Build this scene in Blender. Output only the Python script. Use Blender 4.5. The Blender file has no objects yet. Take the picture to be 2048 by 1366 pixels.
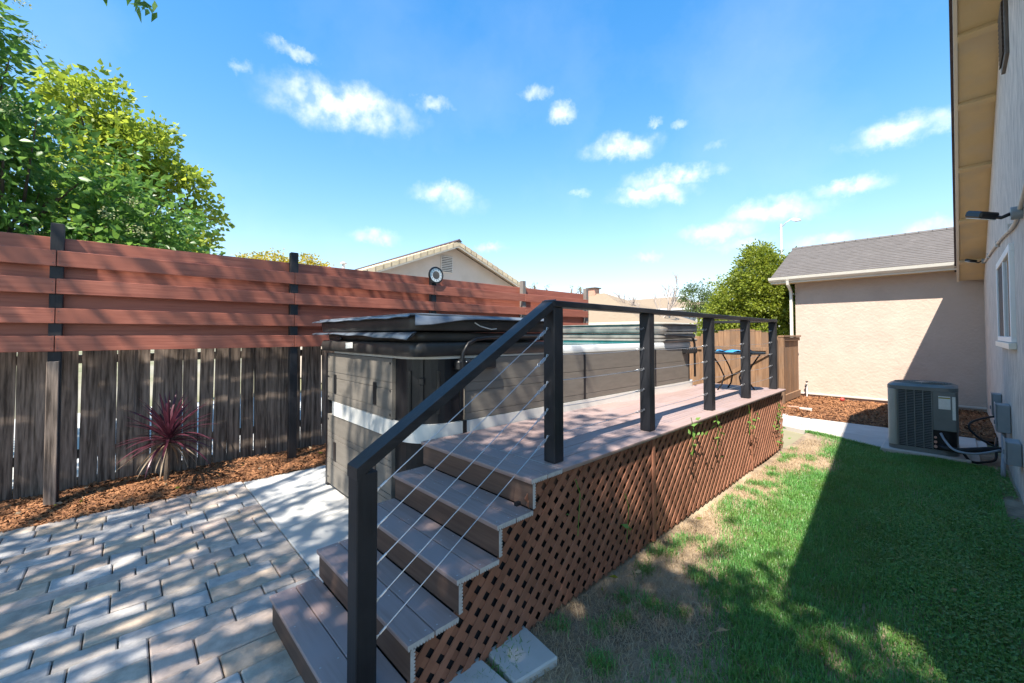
import bpy, math, random
import numpy as np
from mathutils import Vector, Matrix, Euler
random.seed(7); rng = np.random.default_rng(11)
S = bpy.context.scene
col = S.collection
# ---------------------------------------------------------------- camera
YAW, PITCH, ROLL, FPX, CYP, CAMH = math.radians(46.9956), math.radians(1.337), math.radians(-0.077), 824.82, 649.82, 1.65
f0 = np.array([-math.sin(YAW), math.cos(YAW), 0]); r0 = np.array([math.cos(YAW), math.sin(YAW), 0]); u0 = np.array([0, 0, 1.])
FW = math.cos(PITCH)*f0 + math.sin(PITCH)*u0; UP_ = -math.sin(PITCH)*f0 + math.cos(PITCH)*u0
RT = math.cos(ROLL)*r0 + math.sin(ROLL)*UP_; UP = -math.sin(ROLL)*r0 + math.cos(ROLL)*UP_
CAM = np.array([0, 0, CAMH])
cd = bpy.data.cameras.new('camera'); cam = bpy.data.objects.new('camera', cd); col.objects.link(cam)
cam.matrix_world = Matrix(((RT[0], UP[0], -FW[0], 0), (RT[1], UP[1], -FW[1], 0), (RT[2], UP[2], -FW[2], CAMH), (0, 0, 0, 1)))
cd.sensor_width = 36; cd.lens = FPX/2048*36; cd.shift_y = -(683-CYP)/2048; cd.clip_start = .05; cd.clip_end = 3000
S.camera = cam
def ray(x, y): return FW + (x-1024)/FPX*RT - (y-CYP)/FPX*UP
def onz(x, y, z=0): d = ray(x, y); return CAM + (z-CAMH)/d[2]*d
def onx(x, y, X): d = ray(x, y); return CAM + X/d[0]*d
def ony(x, y, Y): d = ray(x, y); return CAM + Y/d[1]*d
# ---------------------------------------------------------------- sky, sun, exposure
SUN = Vector((.40, -1, 1.55)).normalized()
W = bpy.data.worlds.new('World'); S.world = W; W.use_nodes = True
nt = W.node_tree; nt.nodes.clear(); N = nt.nodes.new; Lk = nt.links.new
out = N('ShaderNodeOutputWorld'); bg = N('ShaderNodeBackground'); Lk(bg.outputs[0], out.inputs[0])
sky = N('ShaderNodeTexSky'); sky.sky_type = 'NISHITA'; sky.sun_disc = False
sky.sun_elevation = math.asin(SUN.z); sky.sun_rotation = math.atan2(SUN.x, SUN.y); sky.altitude = 1800; sky.air_density = 1.0; sky.dust_density = .1; sky.ozone_density = 2.2
bg.inputs[1].default_value = .15
tc = N('ShaderNodeTexCoord')
nz = N('ShaderNodeTexNoise'); nz.inputs['Scale'].default_value = 14; nz.inputs['Detail'].default_value = 9; nz.inputs['Roughness'].default_value = .68
Lk(tc.outputs['Generated'], nz.inputs['Vector'])
sub = N('ShaderNodeVectorMath'); sub.operation = 'SUBTRACT'; Lk(nz.outputs['Color'], sub.inputs[0]); sub.inputs[1].default_value = (.5, .5, .5)
sc_ = N('ShaderNodeVectorMath'); sc_.operation = 'SCALE'; Lk(sub.outputs[0], sc_.inputs[0]); sc_.inputs['Scale'].default_value = .075
dv = N('ShaderNodeVectorMath'); dv.operation = 'ADD'; Lk(tc.outputs['Generated'], dv.inputs[0]); Lk(sc_.outputs[0], dv.inputs[1])
clouds = [(690,213,150,46,1.0),(620,180,70,20,.55),(585,107,50,15,.6),(475,135,26,14,.4),(870,208,48,17,.55),(1070,187,34,16,.6),(1128,222,32,22,.8),(1240,293,80,27,1.0),
          (1355,350,105,24,.95),(1310,386,92,24,.95),(890,388,70,22,.65),(920,408,60,26,.35),(1155,388,24,10,.6),(1795,264,96,34,1.0),(1697,374,64,20,.9),(1545,424,110,28,.85),(1440,462,90,24,.7),
          (750,474,52,18,.6),(975,494,40,10,.55),(1645,480,60,18,.6),(1885,458,70,26,.75),(1310,246,14,9,.5),(1362,252,18,10,.4),(1440,285,34,14,.3),(1285,517,34,10,.4),(1480,490,70,14,.4),(1750,476,40,12,.4)]
cl = []
for (x, y, w, h, s) in clouds:
    d = ray(x, y); L = np.linalg.norm(d); cl.append((Vector(d/L), w/FPX/L, h/FPX/L, s))
rc = random.Random(3)
for i in range(34):                       # the same kind of small clouds all round the rest of the sky
    az = YAW + math.pi + rc.uniform(-2.0, 2.0); el = math.radians(rc.uniform(9, 50)); w = rc.uniform(.03, .12)
    cl.append((Vector((-math.sin(az)*math.cos(el), math.cos(az)*math.cos(el), math.sin(el))), w, w*rc.uniform(.25, .4), rc.uniform(.4, 1)))
acc = None
for (c, w, h, s) in cl:
    mp = N('ShaderNodeMapping'); mp.vector_type = 'TEXTURE'
    ez = c; ex = Vector((0, 0, 1)).cross(ez).normalized(); ey = ez.cross(ex)
    mp.inputs['Location'].default_value = c; mp.inputs['Rotation'].default_value = Matrix((ex, ey, ez)).transposed().to_euler()
    mp.inputs['Scale'].default_value = (w*.95, h*.95, .4)
    Lk(dv.outputs[0], mp.inputs['Vector'])
    ln = N('ShaderNodeVectorMath'); ln.operation = 'LENGTH'; Lk(mp.outputs[0], ln.inputs[0])
    mr = N('ShaderNodeMapRange'); mr.interpolation_type = 'SMOOTHSTEP'; Lk(ln.outputs['Value'], mr.inputs['Value'])
    mr.inputs['From Min'].default_value = 1.3; mr.inputs['From Max'].default_value = .05; mr.inputs['To Min'].default_value = 0; mr.inputs['To Max'].default_value = s
    if acc is None: acc = mr.outputs[0]
    else:
        a = N('ShaderNodeMath'); a.operation = 'MAXIMUM'; Lk(acc, a.inputs[0]); Lk(mr.outputs[0], a.inputs[1]); acc = a.outputs[0]
nz2 = N('ShaderNodeTexNoise'); nz2.inputs['Scale'].default_value = 30; nz2.inputs['Detail'].default_value = 6; Lk(tc.outputs['Generated'], nz2.inputs['Vector'])
m2 = N('ShaderNodeMapRange'); Lk(nz2.outputs['Fac'], m2.inputs['Value']); m2.inputs['From Min'].default_value = .34; m2.inputs['From Max'].default_value = .66; m2.inputs['To Min'].default_value = .2
cm = N('ShaderNodeMath'); cm.operation = 'MULTIPLY'; Lk(acc, cm.inputs[0]); Lk(m2.outputs[0], cm.inputs[1])
# thin veil of high haze, wispy
nz3 = N('ShaderNodeTexNoise'); nz3.inputs['Scale'].default_value = 2.2; nz3.inputs['Detail'].default_value = 5; Lk(dv.outputs[0], nz3.inputs['Vector'])
m3 = N('ShaderNodeMapRange'); Lk(nz3.outputs['Fac'], m3.inputs['Value']); m3.inputs['From Min'].default_value = .5; m3.inputs['From Max'].default_value = .8; m3.inputs['To Max'].default_value = .12
mx0 = N('ShaderNodeMath'); mx0.operation = 'MAXIMUM'; Lk(cm.outputs[0], mx0.inputs[0]); Lk(m3.outputs[0], mx0.inputs[1])
hs = N('ShaderNodeHueSaturation'); hs.inputs['Saturation'].default_value = 1.5; hs.inputs['Hue'].default_value = .503; hs.inputs['Value'].default_value = .84; 
kd = N('ShaderNodeVectorMath'); kd.operation = 'SCALE'; kd.inputs['Scale'].default_value = .26; Lk(sky.outputs[0], kd.inputs[0])
k1 = N('ShaderNodeVectorMath'); k1.operation = 'ADD'; k1.inputs[1].default_value = (1, 1, 1); Lk(kd.outputs[0], k1.inputs[0])
k2 = N('ShaderNodeVectorMath'); k2.operation = 'DIVIDE'; Lk(sky.outputs[0], k2.inputs[0]); Lk(k1.outputs[0], k2.inputs[1])
Lk(k2.outputs[0], hs.inputs['Color'])
mixc = N('ShaderNodeMix'); mixc.data_type = 'RGBA'; Lk(mx0.outputs[0], mixc.inputs['Factor']); Lk(hs.outputs[0], mixc.inputs['A']); mixc.inputs['B'].default_value = (2.0, 2.03, 2.08, 1)
Lk(mixc.outputs['Result'], bg.inputs[0])
sl = bpy.data.lights.new('sun', 'SUN'); so = bpy.data.objects.new('sun', sl); col.objects.link(so)
sl.energy = 2.2; sl.angle = math.radians(.53); sl.color = (1, .93, .82); so.rotation_euler = SUN.to_track_quat('Z', 'Y').to_euler(); so.location = (3, -9, 14)
S.view_settings.view_transform = 'Standard'; S.view_settings.look = 'None'; S.view_settings.gamma = 1; S.view_settings.use_curve_mapping = False
S.view_settings.exposure = 2.42
# ---------------------------------------------------------------- helpers
class MB:
    def __init__(s): s.v = []; s.f = []; s.m = []
    def add(s, vs, fs, m=0):
        o = len(s.v); s.v += [tuple(map(float, p)) for p in vs]; s.f += [tuple(o+i for i in f) for f in fs]; s.m += [m]*len(fs); return s
    def box(s, x0, x1, y0, y1, z0, z1, m=0):
        return s.add([(x0,y0,z0),(x1,y0,z0),(x1,y1,z0),(x0,y1,z0),(x0,y0,z1),(x1,y0,z1),(x1,y1,z1),(x0,y1,z1)],
              [(0,3,2,1),(4,5,6,7),(0,1,5,4),(1,2,6,5),(2,3,7,6),(3,0,4,7)], m)
    def cbox(s, x0, x1, y0, y1, z0, z1, b=.004, m=0):     # chamfered box
        c = np.array([(x0+x1)/2,(y0+y1)/2,(z0+z1)/2]); h = np.array([abs(x1-x0)/2,abs(y1-y0)/2,abs(z1-z0)/2]); b = min(b, *(h*.9))
        vs = []; idx = {}
        for sx in (-1,1):
            for sy in (-1,1):
                for sz in (-1,1):
                    sg = np.array([sx,sy,sz])
                    for ax in range(3):
                        p = h-b; p[ax] = h[ax]; idx[(sx,sy,sz,ax)] = len(vs); vs.append(c+sg*p)
        fs = []
        for ax in range(3):
            a, b2 = (ax+1)%3, (ax+2)%3
            for sg in (-1,1):
                q = []
                for (i,j) in ((-1,-1),(1,-1),(1,1),(-1,1)):
                    k = [0,0,0]; k[ax] = sg; k[a] = i; k[b2] = j; q.append(idx[(*k,ax)])
                fs.append(tuple(q if sg > 0 else q[::-1]))
            for i in (-1,1):
                for j in (-1,1):       # edge along ax between faces a and b2
                    k0 = [0,0,0]; k0[ax] = -1; k0[a] = i; k0[b2] = j; k1 = k0[:]; k1[ax] = 1
                    q = [idx[(*k0,a)], idx[(*k1,a)], idx[(*k1,b2)], idx[(*k0,b2)]]
                    fs.append(tuple(q if i*j < 0 else q[::-1]))
        for k in [(a,b_,c_) for a in (-1,1) for b_ in (-1,1) for c_ in (-1,1)]:
            q = [idx[(*k,0)], idx[(*k,1)], idx[(*k,2)]]; fs.append(tuple(q if k[0]*k[1]*k[2] > 0 else q[::-1]))
        return s.add(vs, fs, m)
    def obox(s, p0, p1, w, t, wdir, m=0, b=0):           # beam from p0 to p1, width w along wdir, thickness t
        p0 = Vector(p0); p1 = Vector(p1); a = (p1-p0); L = a.length; a.normalize(); wd = Vector(wdir); wd = (wd-a*wd.dot(a)).normalized(); n = a.cross(wd)
        t_ = MB(); t_.cbox(-L/2, L/2, -w/2, w/2, -t/2, t/2, b or min(w,t)*.08, m); c = (p0+p1)/2
        return s.add([c+a*q[0]+wd*q[1]+n*q[2] for q in t_.v], t_.f, m)
    def tube(s, pts, r, n=8, m=0, cap=True):
        pts = [Vector(p) for p in pts]; rs = r if hasattr(r, '__len__') else [r]*len(pts); vs = []; fs = []; prev = None
        for i, p in enumerate(pts):
            d = (pts[min(i+1,len(pts)-1)]-pts[max(i-1,0)]).normalized()
            if prev is None: u = d.orthogonal().normalized()
            else: u = (prev-d*prev.dot(d)).normalized()
            prev = u; v = d.cross(u)
            for k in range(n): a = 2*math.pi*k/n; vs.append(p+(u*math.cos(a)+v*math.sin(a))*rs[i])
        for i in range(len(pts)-1):
            for k in range(n): fs.append((i*n+k, i*n+(k+1)%n, (i+1)*n+(k+1)%n, (i+1)*n+k))
        if cap: fs.append(tuple(range(n))[::-1]); fs.append(tuple((len(pts)-1)*n+k for k in range(n)))
        return s.add(vs, fs, m)
    def prism(s, poly, axis, a0, a1, m=0, mcap=None):      # poly in the two other axes (cyclic order), extruded along axis
        n = len(poly); o = {'x': lambda p, a: (a, p[0], p[1]), 'y': lambda p, a: (p[0], a, p[1]), 'z': lambda p, a: (p[0], p[1], a)}[axis]
        vs = [o(p, a0) for p in poly]+[o(p, a1) for p in poly]
        s.add(vs, [(i, (i+1)%n, n+(i+1)%n, n+i) for i in range(n)], m)
        s.add(vs, [tuple(range(n))[::-1], tuple(range(n, 2*n))], m if mcap is None else mcap); return s
    def lathe(s, c, prof, n=24, m=0, axis='z'):
        vs = []; fs = []
        for (r, h) in prof:
            for k in range(n):
                a = 2*math.pi*k/n; p = (r*math.cos(a), r*math.sin(a), h)
                if axis == 'x': p = (p[2], p[0], p[1])
                vs.append((c[0]+p[0], c[1]+p[1], c[2]+p[2]))
        for i in range(len(prof)-1):
            for k in range(n): fs.append((i*n+k, i*n+(k+1)%n, (i+1)*n+(k+1)%n, (i+1)*n+k))
        fs.append(tuple(range(n))[::-1]); fs.append(tuple((len(prof)-1)*n+k for k in range(n)))
        return s.add(vs, fs, m)
    def mesh(s, name, mats, smooth=False, fix=True):
        me = bpy.data.meshes.new(name); me.from_pydata(s.v, [], s.f)
        for m in (mats if isinstance(mats, (list, tuple)) else [mats]): me.materials.append(m)
        me.polygons.foreach_set('material_index', s.m)
        if smooth: me.polygons.foreach_set('use_smooth', [True]*len(s.f))
        if fix:
            import bmesh
            b = bmesh.new(); b.from_mesh(me); bmesh.ops.recalc_face_normals(b, faces=b.faces); b.to_mesh(me); b.free()
        me.update(); return me
    def build(s, name, mats, parent=None, smooth=False, fix=True):
        return link(name, s.mesh(name, mats, smooth, fix), parent)
def link(name, me, parent=None, loc=None, rot=None):
    o = bpy.data.objects.new(name, me); col.objects.link(o)
    if parent is not None:
        o.parent = parent
        if loc is None: o.matrix_parent_inverse = parent.matrix_basis.inverted()
    if loc is not None: o.location = loc
    if rot is not None: o.rotation_euler = rot
    return o
def tag(o, label=None, cat=None, group=None, kind=None):
    if label: o['label'] = label
    if cat: o['category'] = cat
    if group: o['group'] = group
    if kind: o['kind'] = kind
    return o
def thing(name, label, cat, loc=(0,0,0), group=None, rotz=0):
    o = bpy.data.objects.new(name, None); col.objects.link(o); o.location = loc; o.rotation_euler = (0,0,rotz); o.empty_display_size = .2
    o.matrix_basis = Matrix.Translation(loc) @ Matrix.Rotation(rotz, 4, 'Z')
    return tag(o, label, cat, group)
def npmesh(name, V, F, mat, smooth=False):                # V (n,3), F (m,k) numpy
    me = bpy.data.meshes.new(name); k = F.shape[1]
    me.vertices.add(len(V)); me.vertices.foreach_set('co', np.ascontiguousarray(V, dtype=np.float32).ravel())
    me.loops.add(F.size); me.loops.foreach_set('vertex_index', np.ascontiguousarray(F, dtype=np.int32).ravel())
    me.polygons.add(len(F)); me.polygons.foreach_set('loop_start', np.arange(0, F.size, k, dtype=np.int32)); me.polygons.foreach_set('loop_total', np.full(len(F), k, dtype=np.int32))
    if smooth: me.polygons.foreach_set('use_smooth', np.ones(len(F), dtype=bool))
    me.materials.append(mat); me.update(calc_edges=True); return me
# ---------------------------------------------------------------- materials
def newmat(name):
    m = bpy.data.materials.new(name); m.use_nodes = True; t = m.node_tree; b = t.nodes['Principled BSDF']; return m, t, b
def rgb(c): return (*c, 1)
def surf(name, c1, c2, scale=6, rough=.8, stretch=(1,1,1), bump=.15, bscale=None, rnd=.0, detail=6, metal=0, c3=None, s3=1.3, contrast=(.3,.7), bdist=.004, spec=.4, hue=0):
    """two-colour noise blend in object space, optional third colour in broad blotches, per-object random brightness, bump"""
    m, t, b = newmat(name); n = t.nodes.new; l = t.links.new
    tcn = n('ShaderNodeTexCoord'); oi = n('ShaderNodeObjectInfo')
    off = n('ShaderNodeVectorMath'); off.operation = 'SCALE'; cmb = n('ShaderNodeCombineXYZ')
    for i in range(3): l(oi.outputs['Random'], cmb.inputs[i])
    l(cmb.outputs[0], off.inputs[0]); off.inputs['Scale'].default_value = 37.0
    ad = n('ShaderNodeVectorMath'); ad.operation = 'ADD'; l(tcn.outputs['Object'], ad.inputs[0]); l(off.outputs[0], ad.inputs[1])
    mp = n('ShaderNodeMapping'); mp.inputs['Scale'].default_value = stretch; l(ad.outputs[0], mp.inputs['Vector'])
    nz = n('ShaderNodeTexNoise'); nz.inputs['Scale'].default_value = scale; nz.inputs['Detail'].default_value = detail; nz.inputs['Roughness'].default_value = .6; l(mp.outputs[0], nz.inputs['Vector'])
    cr = n('ShaderNodeValToRGB'); cr.color_ramp.elements[0].position = contrast[0]; cr.color_ramp.elements[1].position = contrast[1]
    cr.color_ramp.elements[0].color = rgb(c1); cr.color_ramp.elements[1].color = rgb(c2); l(nz.outputs['Fac'], cr.inputs['Fac']); c = cr.outputs['Color']
    if c3 is not None:
        n3 = n('ShaderNodeTexNoise'); n3.inputs['Scale'].default_value = s3; n3.inputs['Detail'].default_value = 4; l(ad.outputs[0], n3.inputs['Vector'])
        r3 = n('ShaderNodeMapRange'); r3.inputs['From Min'].default_value = .45; r3.inputs['From Max'].default_value = .65; l(n3.outputs['Fac'], r3.inputs['Value'])
        mx = n('ShaderNodeMix'); mx.data_type = 'RGBA'; l(r3.outputs[0], mx.inputs['Factor']); l(c, mx.inputs['A']); mx.inputs['B'].default_value = rgb(c3); c = mx.outputs['Result']
    if rnd:
        h = n('ShaderNodeHueSaturation'); v = n('ShaderNodeMapRange'); v.inputs['To Min'].default_value = 1-rnd; v.inputs['To Max'].default_value = 1+rnd; l(oi.outputs['Random'], v.inputs['Value'])
        l(v.outputs[0], h.inputs['Value']); l(c, h.inputs['Color']); c = h.outputs['Color']
        if hue:
            mlt = n('ShaderNodeMath'); mlt.operation = 'MULTIPLY'; mlt.inputs[1].default_value = 7.31; l(oi.outputs['Random'], mlt.inputs[0]); fr = n('ShaderNodeMath'); fr.operation = 'FRACT'; l(mlt.outputs[0], fr.inputs[0])
            v2 = n('ShaderNodeMapRange'); v2.inputs['To Min'].default_value = 1-hue; v2.inputs['To Max'].default_value = 1+hue; l(fr.outputs[0], v2.inputs['Value']); l(v2.outputs[0], h.inputs['Saturation'])
    l(c, b.inputs['Base Color']); b.inputs['Roughness'].default_value = rough; b.inputs['Metallic'].default_value = metal; b.inputs['Specular IOR Level'].default_value = spec
    if bump:
        bn = n('ShaderNodeTexNoise'); bn.inputs['Scale'].default_value = bscale or scale*2; bn.inputs['Detail'].default_value = 8; l(mp.outputs[0] if bscale is None else ad.outputs[0], bn.inputs['Vector'])
        bp = n('ShaderNodeBump'); bp.inputs['Strength'].default_value = bump; bp.inputs['Distance'].default_value = bdist; l(bn.outputs['Fac'], bp.inputs['Height']); l(bp.outputs[0], b.inputs['Normal'])
    return m
def pavermat():
    m = surf('paver_stone', (.34,.315,.29), (.53,.49,.45), 14, .85, bump=.7, bscale=60, c3=None, stretch=(1,1,1), bdist=.003, rnd=.12)
    t = m.node_tree; b = t.nodes['Principled BSDF']; n = t.nodes.new; l = t.links.new; src = b.inputs['Base Color'].links[0].from_socket
    oi = n('ShaderNodeObjectInfo'); q = n('ShaderNodeMath'); q.operation = 'MULTIPLY'; q.inputs[1].default_value = 13.7; l(oi.outputs['Random'], q.inputs[0]); fr = n('ShaderNodeMath'); fr.operation = 'FRACT'; l(q.outputs[0], fr.inputs[0])
    cr = n('ShaderNodeValToRGB'); e = cr.color_ramp.elements; e[0].color = (.96,.97,1.0,1); e[1].color = (1.0,.97,.93,1)
    for p, c in ((.3,(.95,.97,1.0,1)), (.55,(1.08,.93,.76,1)), (.75,(1.05,.88,.80,1))): k = e.new(p); k.color = c
    l(fr.outputs[0], cr.inputs['Fac']); mx = n('ShaderNodeMix'); mx.data_type = 'RGBA'; mx.blend_type = 'MULTIPLY'; mx.inputs['Factor'].default_value = 1; l(src, mx.inputs['A']); l(cr.outputs['Color'], mx.inputs['B']); l(mx.outputs['Result'], b.inputs['Base Color'])
    return m
def leafmat(name, c1, c2, trans=.45, rough=.45, scale=2.0, patch=None):
    m, t, b = newmat(name); n = t.nodes.new; l = t.links.new
    g = n('ShaderNodeNewGeometry'); mp = n('ShaderNodeMapRange'); l(g.outputs['Random Per Island'], mp.inputs['Value'])
    cr = n('ShaderNodeMix'); cr.data_type = 'RGBA'; l(mp.outputs[0], cr.inputs['Factor']); cr.inputs['A'].default_value = rgb(c1); cr.inputs['B'].default_value = rgb(c2)
    res = cr.outputs['Result']
    if patch is not None:
        pn = n('ShaderNodeTexNoise'); pn.inputs['Scale'].default_value = scale; pn.inputs['Detail'].default_value = 4; l(g.outputs['Position'], pn.inputs['Vector'])
        pr = n('ShaderNodeMapRange'); pr.inputs['From Min'].default_value = .42; pr.inputs['From Max'].default_value = .68; pr.inputs['To Max'].default_value = .75; l(pn.outputs['Fac'], pr.inputs['Value'])
        pm_ = n('ShaderNodeMix'); pm_.data_type = 'RGBA'; l(pr.outputs[0], pm_.inputs['Factor']); l(res, pm_.inputs['A']); pm_.inputs['B'].default_value = rgb(patch); res = pm_.outputs['Result']
    l(res, b.inputs['Base Color']); b.inputs['Roughness'].default_value = rough
    tr = n('ShaderNodeBsdfTranslucent'); hs = n('ShaderNodeHueSaturation'); hs.inputs['Value'].default_value = 1.5; hs.inputs['Hue'].default_value = .485; l(res, hs.inputs['Color']); l(hs.outputs[0], tr.inputs['Color'])
    mx = n('ShaderNodeMixShader'); mx.inputs[0].default_value = trans; l(b.outputs[0], mx.inputs[1]); l(tr.outputs[0], mx.inputs[2]); l(mx.outputs[0], t.nodes['Material Output'].inputs['Surface'])
    return m
M = {}
M['soil'] = surf('soil', (.10,.065,.042), (.22,.16,.11), 5, .95, bump=.6, bscale=40, c3=(.26,.20,.13), s3=.9)
M['lawn_soil'] = surf('lawn_soil', (.15,.11,.075), (.32,.24,.165), 9, .95, bump=.8, bscale=60, c3=(.42,.32,.22), s3=1.6, bdist=.01)
M['far_ground'] = surf('far_ground', (.14,.15,.07), (.26,.23,.14), .4, .95, bump=0, c3=(.30,.27,.22), s3=.08)
M['paver'] = pavermat()
M['sand'] = surf('joint_sand', (.05,.042,.035), (.10,.085,.07), 30, .95)
M['concrete'] = surf('concrete', (.46,.46,.44), (.58,.57,.55), 3, .85, bump=.25, bscale=90, c3=(.50,.48,.45), s3=1.1, bdist=.002)
M['walk'] = surf('walk_concrete', (.42,.39,.36), (.55,.52,.48), 4, .85, bump=.3, bscale=80, c3=(.46,.41,.37), s3=.9, bdist=.002)
M['mulch'] = surf('mulch_base', (.055,.022,.01), (.16,.07,.03), 30, .95, bump=1, bscale=60, bdist=.02)
M['chip'] = leafmat('mulch_chip', (.10,.036,.013), (.36,.165,.07), .0, .85)
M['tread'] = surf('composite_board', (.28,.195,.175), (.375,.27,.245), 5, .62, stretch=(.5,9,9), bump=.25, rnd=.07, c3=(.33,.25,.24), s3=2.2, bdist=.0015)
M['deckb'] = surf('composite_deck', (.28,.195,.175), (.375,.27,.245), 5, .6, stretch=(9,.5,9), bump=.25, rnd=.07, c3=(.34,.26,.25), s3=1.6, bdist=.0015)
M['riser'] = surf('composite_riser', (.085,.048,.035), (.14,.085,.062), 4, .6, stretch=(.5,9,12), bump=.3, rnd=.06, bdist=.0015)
M['screw'] = surf('screw_head', (.40,.36,.34), (.52,.48,.46), 30, .5, bump=0)
M['cut_end'] = surf('board_cut_end', (.40,.38,.37), (.55,.53,.51), 40, .8, bump=.2)
M['black_wood'] = surf('black_stained_wood', (.006,.006,.008), (.017,.018,.022), 6, .55, stretch=(9,9,.6), bump=.35, c3=(.022,.022,.026), s3=3, bdist=.0015)
M['black_rail'] = surf('black_stained_rail', (.008,.008,.010), (.024,.025,.030), 6, .5, stretch=(12,.6,8), bump=.35, c3=(.032,.030,.032), s3=3, bdist=.0015)
M['grey_wood'] = surf('grey_post_wood', (.13,.11,.10), (.23,.20,.18), 6, .85, stretch=(9,9,.6), bump=.3)
M['lattice'] = surf('lattice_wood', (.22,.09,.052), (.325,.145,.088), 6, .75, bump=.25, rnd=.14, bscale=60, bdist=.001)
M['red_board'] = surf('redwood_stain', (.23,.064,.042), (.43,.152,.100), 3.5, .42, stretch=(13,.5,13), bump=.25, rnd=.09, c3=(.34,.11,.07), s3=1.5, bdist=.0015)
M['picket'] = surf('weathered_picket', (.055,.040,.031), (.30,.232,.185), 5, .9, stretch=(7,7,.45), bump=.6, rnd=.28, contrast=(.36,.70), bdist=.003, detail=10)
M['cedar'] = surf('cedar_gate', (.15,.078,.040), (.31,.18,.10), 5, .8, stretch=(7,7,.5), bump=.3, rnd=.14, c3=(.20,.125,.08), s3=2)
M['cable'] = surf('steel_cable', (.55,.55,.56), (.72,.72,.73), 60, .35, bump=0, metal=.85)
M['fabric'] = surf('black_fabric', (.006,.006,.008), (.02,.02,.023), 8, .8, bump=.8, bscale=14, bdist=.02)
M['spa_panel'] = surf('spa_panel', (.155,.138,.118), (.195,.175,.15), 5, .55, stretch=(1,1,6), bump=.12, bscale=120, bdist=.001)
M['spa_black'] = surf('spa_black_trim', (.008,.008,.010), (.014,.014,.016), 5, .38, bump=.1)
M['spa_white'] = surf('spa_white_trim', (.62,.61,.57), (.70,.69,.65), 3, .35, bump=.05)
M['rim'] = surf('acrylic_rim', (.60,.62,.63), (.68,.70,.71), 3, .2, bump=0)
M['vinyl'] = surf('dark_vinyl', (.022,.021,.021), (.045,.043,.041), 6, .42, bump=.3, bscale=25, c3=(.055,.050,.045), s3=2.5, bdist=.003)
M['vinyl_worn'] = surf('worn_vinyl', (.16,.145,.13), (.27,.245,.22), 5, .6, bump=.4, bscale=25, c3=(.11,.105,.10), s3=3, bdist=.003)
M['vinyl_blue'] = surf('blue_grey_vinyl', (.09,.11,.14), (.17,.20,.24), 4, .35, bump=.2, bscale=20, c3=(.07,.085,.11), s3=2)
M['plastic'] = surf('black_plastic', (.012,.012,.013), (.02,.02,.022), 9, .35, bump=0)
M['paper'] = surf('sticker', (.62,.62,.58), (.72,.72,.68), 30, .6, bump=0)
M['stucco'] = surf('tan_stucco', (.48,.372,.308), (.56,.44,.365), 2.5, .92, bump=.8, bscale=18, c3=(.52,.405,.335), s3=.8, bdist=.012)
M['stucco2'] = surf('stained_stucco', (.33,.295,.27), (.64,.57,.50), 9, .92, stretch=(3.5,3.5,.45), bump=.8, bscale=22, contrast=(.34,.60), bdist=.008, detail=9)
M['cream'] = surf('cream_paint', (.58,.42,.22), (.66,.49,.27), 2, .6, bump=.1, c3=(.56,.43,.27), s3=3)
M['fascia'] = surf('fascia_paint', (.66,.58,.47), (.72,.64,.53), 2, .5, bump=.1)
M['gutter'] = surf('gutter_paint', (.70,.66,.58), (.76,.72,.64), 3, .4, bump=.02)
M['roof_dark'] = surf('roof_edge', (.045,.03,.03), (.08,.055,.055), 9, .9)
M['shingle'] = surf('asphalt_shingle', (.085,.076,.072), (.165,.148,.14), 5, .95, stretch=(1.5,6,6), bump=.5, bscale=120, c3=(.12,.108,.102), s3=3, bdist=.003, detail=8)
M['tile'] = surf('concrete_tile', (.46,.37,.24), (.60,.50,.34), 4, .85, bump=.2, rnd=.12, c3=(.50,.40,.28), s3=2)
M['tan_roof'] = surf('tan_roof', (.20,.15,.10), (.30,.23,.16), 4, .9, stretch=(1,5,5), bump=.3, c3=(.25,.19,.13), s3=.7)
M['house_tan'] = surf('house_stucco', (.48,.40,.33), (.54,.45,.38), 2, .9, bump=.3)
M['house_grey'] = surf('grey_siding', (.40,.40,.42), (.46,.46,.48), 2, .8, bump=.1, stretch=(1,1,8))
M['white'] = surf('white_paint', (.74,.74,.73), (.80,.80,.79), 3, .45, bump=0)
M['vent_dark'] = surf('louver_paint', (.10,.085,.075), (.15,.13,.115), 5, .7, bump=0)
M['ac'] = surf('ac_paint', (.125,.14,.135), (.155,.17,.165), 5, .45, bump=.05)
M['ac_lit'] = surf('ac_lit_corner', (.36,.36,.33), (.42,.42,.38), 5, .45, bump=.05)  # lighter tone stands for light falling on the left corner posts
M['ac_dark'] = surf('ac_recess', (.008,.009,.01), (.015,.016,.018), 8, .7, bump=0)
M['elec'] = surf('grey_box_paint', (.20,.235,.26), (.25,.285,.31), 6, .5, bump=.1)
M['conduit'] = surf('conduit_paint', (.52,.47,.42), (.62,.57,.51), 4, .6, bump=.1)
M['pvc'] = surf('grey_pvc', (.22,.25,.29), (.28,.31,.35), 5, .45, bump=.05)
M['rubber'] = surf('black_insulation', (.012,.012,.014), (.025,.025,.028), 8, .6, bump=.3)
M['copper'] = surf('pink_cap', (.55,.30,.24), (.62,.36,.29), 5, .5, bump=0)
M['blue'] = surf('blue_towel', (.02,.18,.42), (.05,.30,.58), 6, .8, bump=.2)
M['red'] = surf('red_rubber', (.55,.06,.05), (.62,.09,.07), 5, .5, bump=0)
M['brick'] = surf('brick', (.38,.20,.14), (.47,.27,.20), 9, .9, bump=.3, rnd=.2)
M['steel_post'] = surf('galvanised_pole', (.50,.51,.53), (.60,.61,.63), 3, .5, bump=0, metal=.3)
M['leaf_dark'] = leafmat('leaf_dark', (.045,.13,.022), (.16,.30,.055), .48, .38)
M['leaf_shade'] = leafmat('leaf_shade', (.04,.10,.02), (.10,.19,.04), .45, .4)
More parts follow.
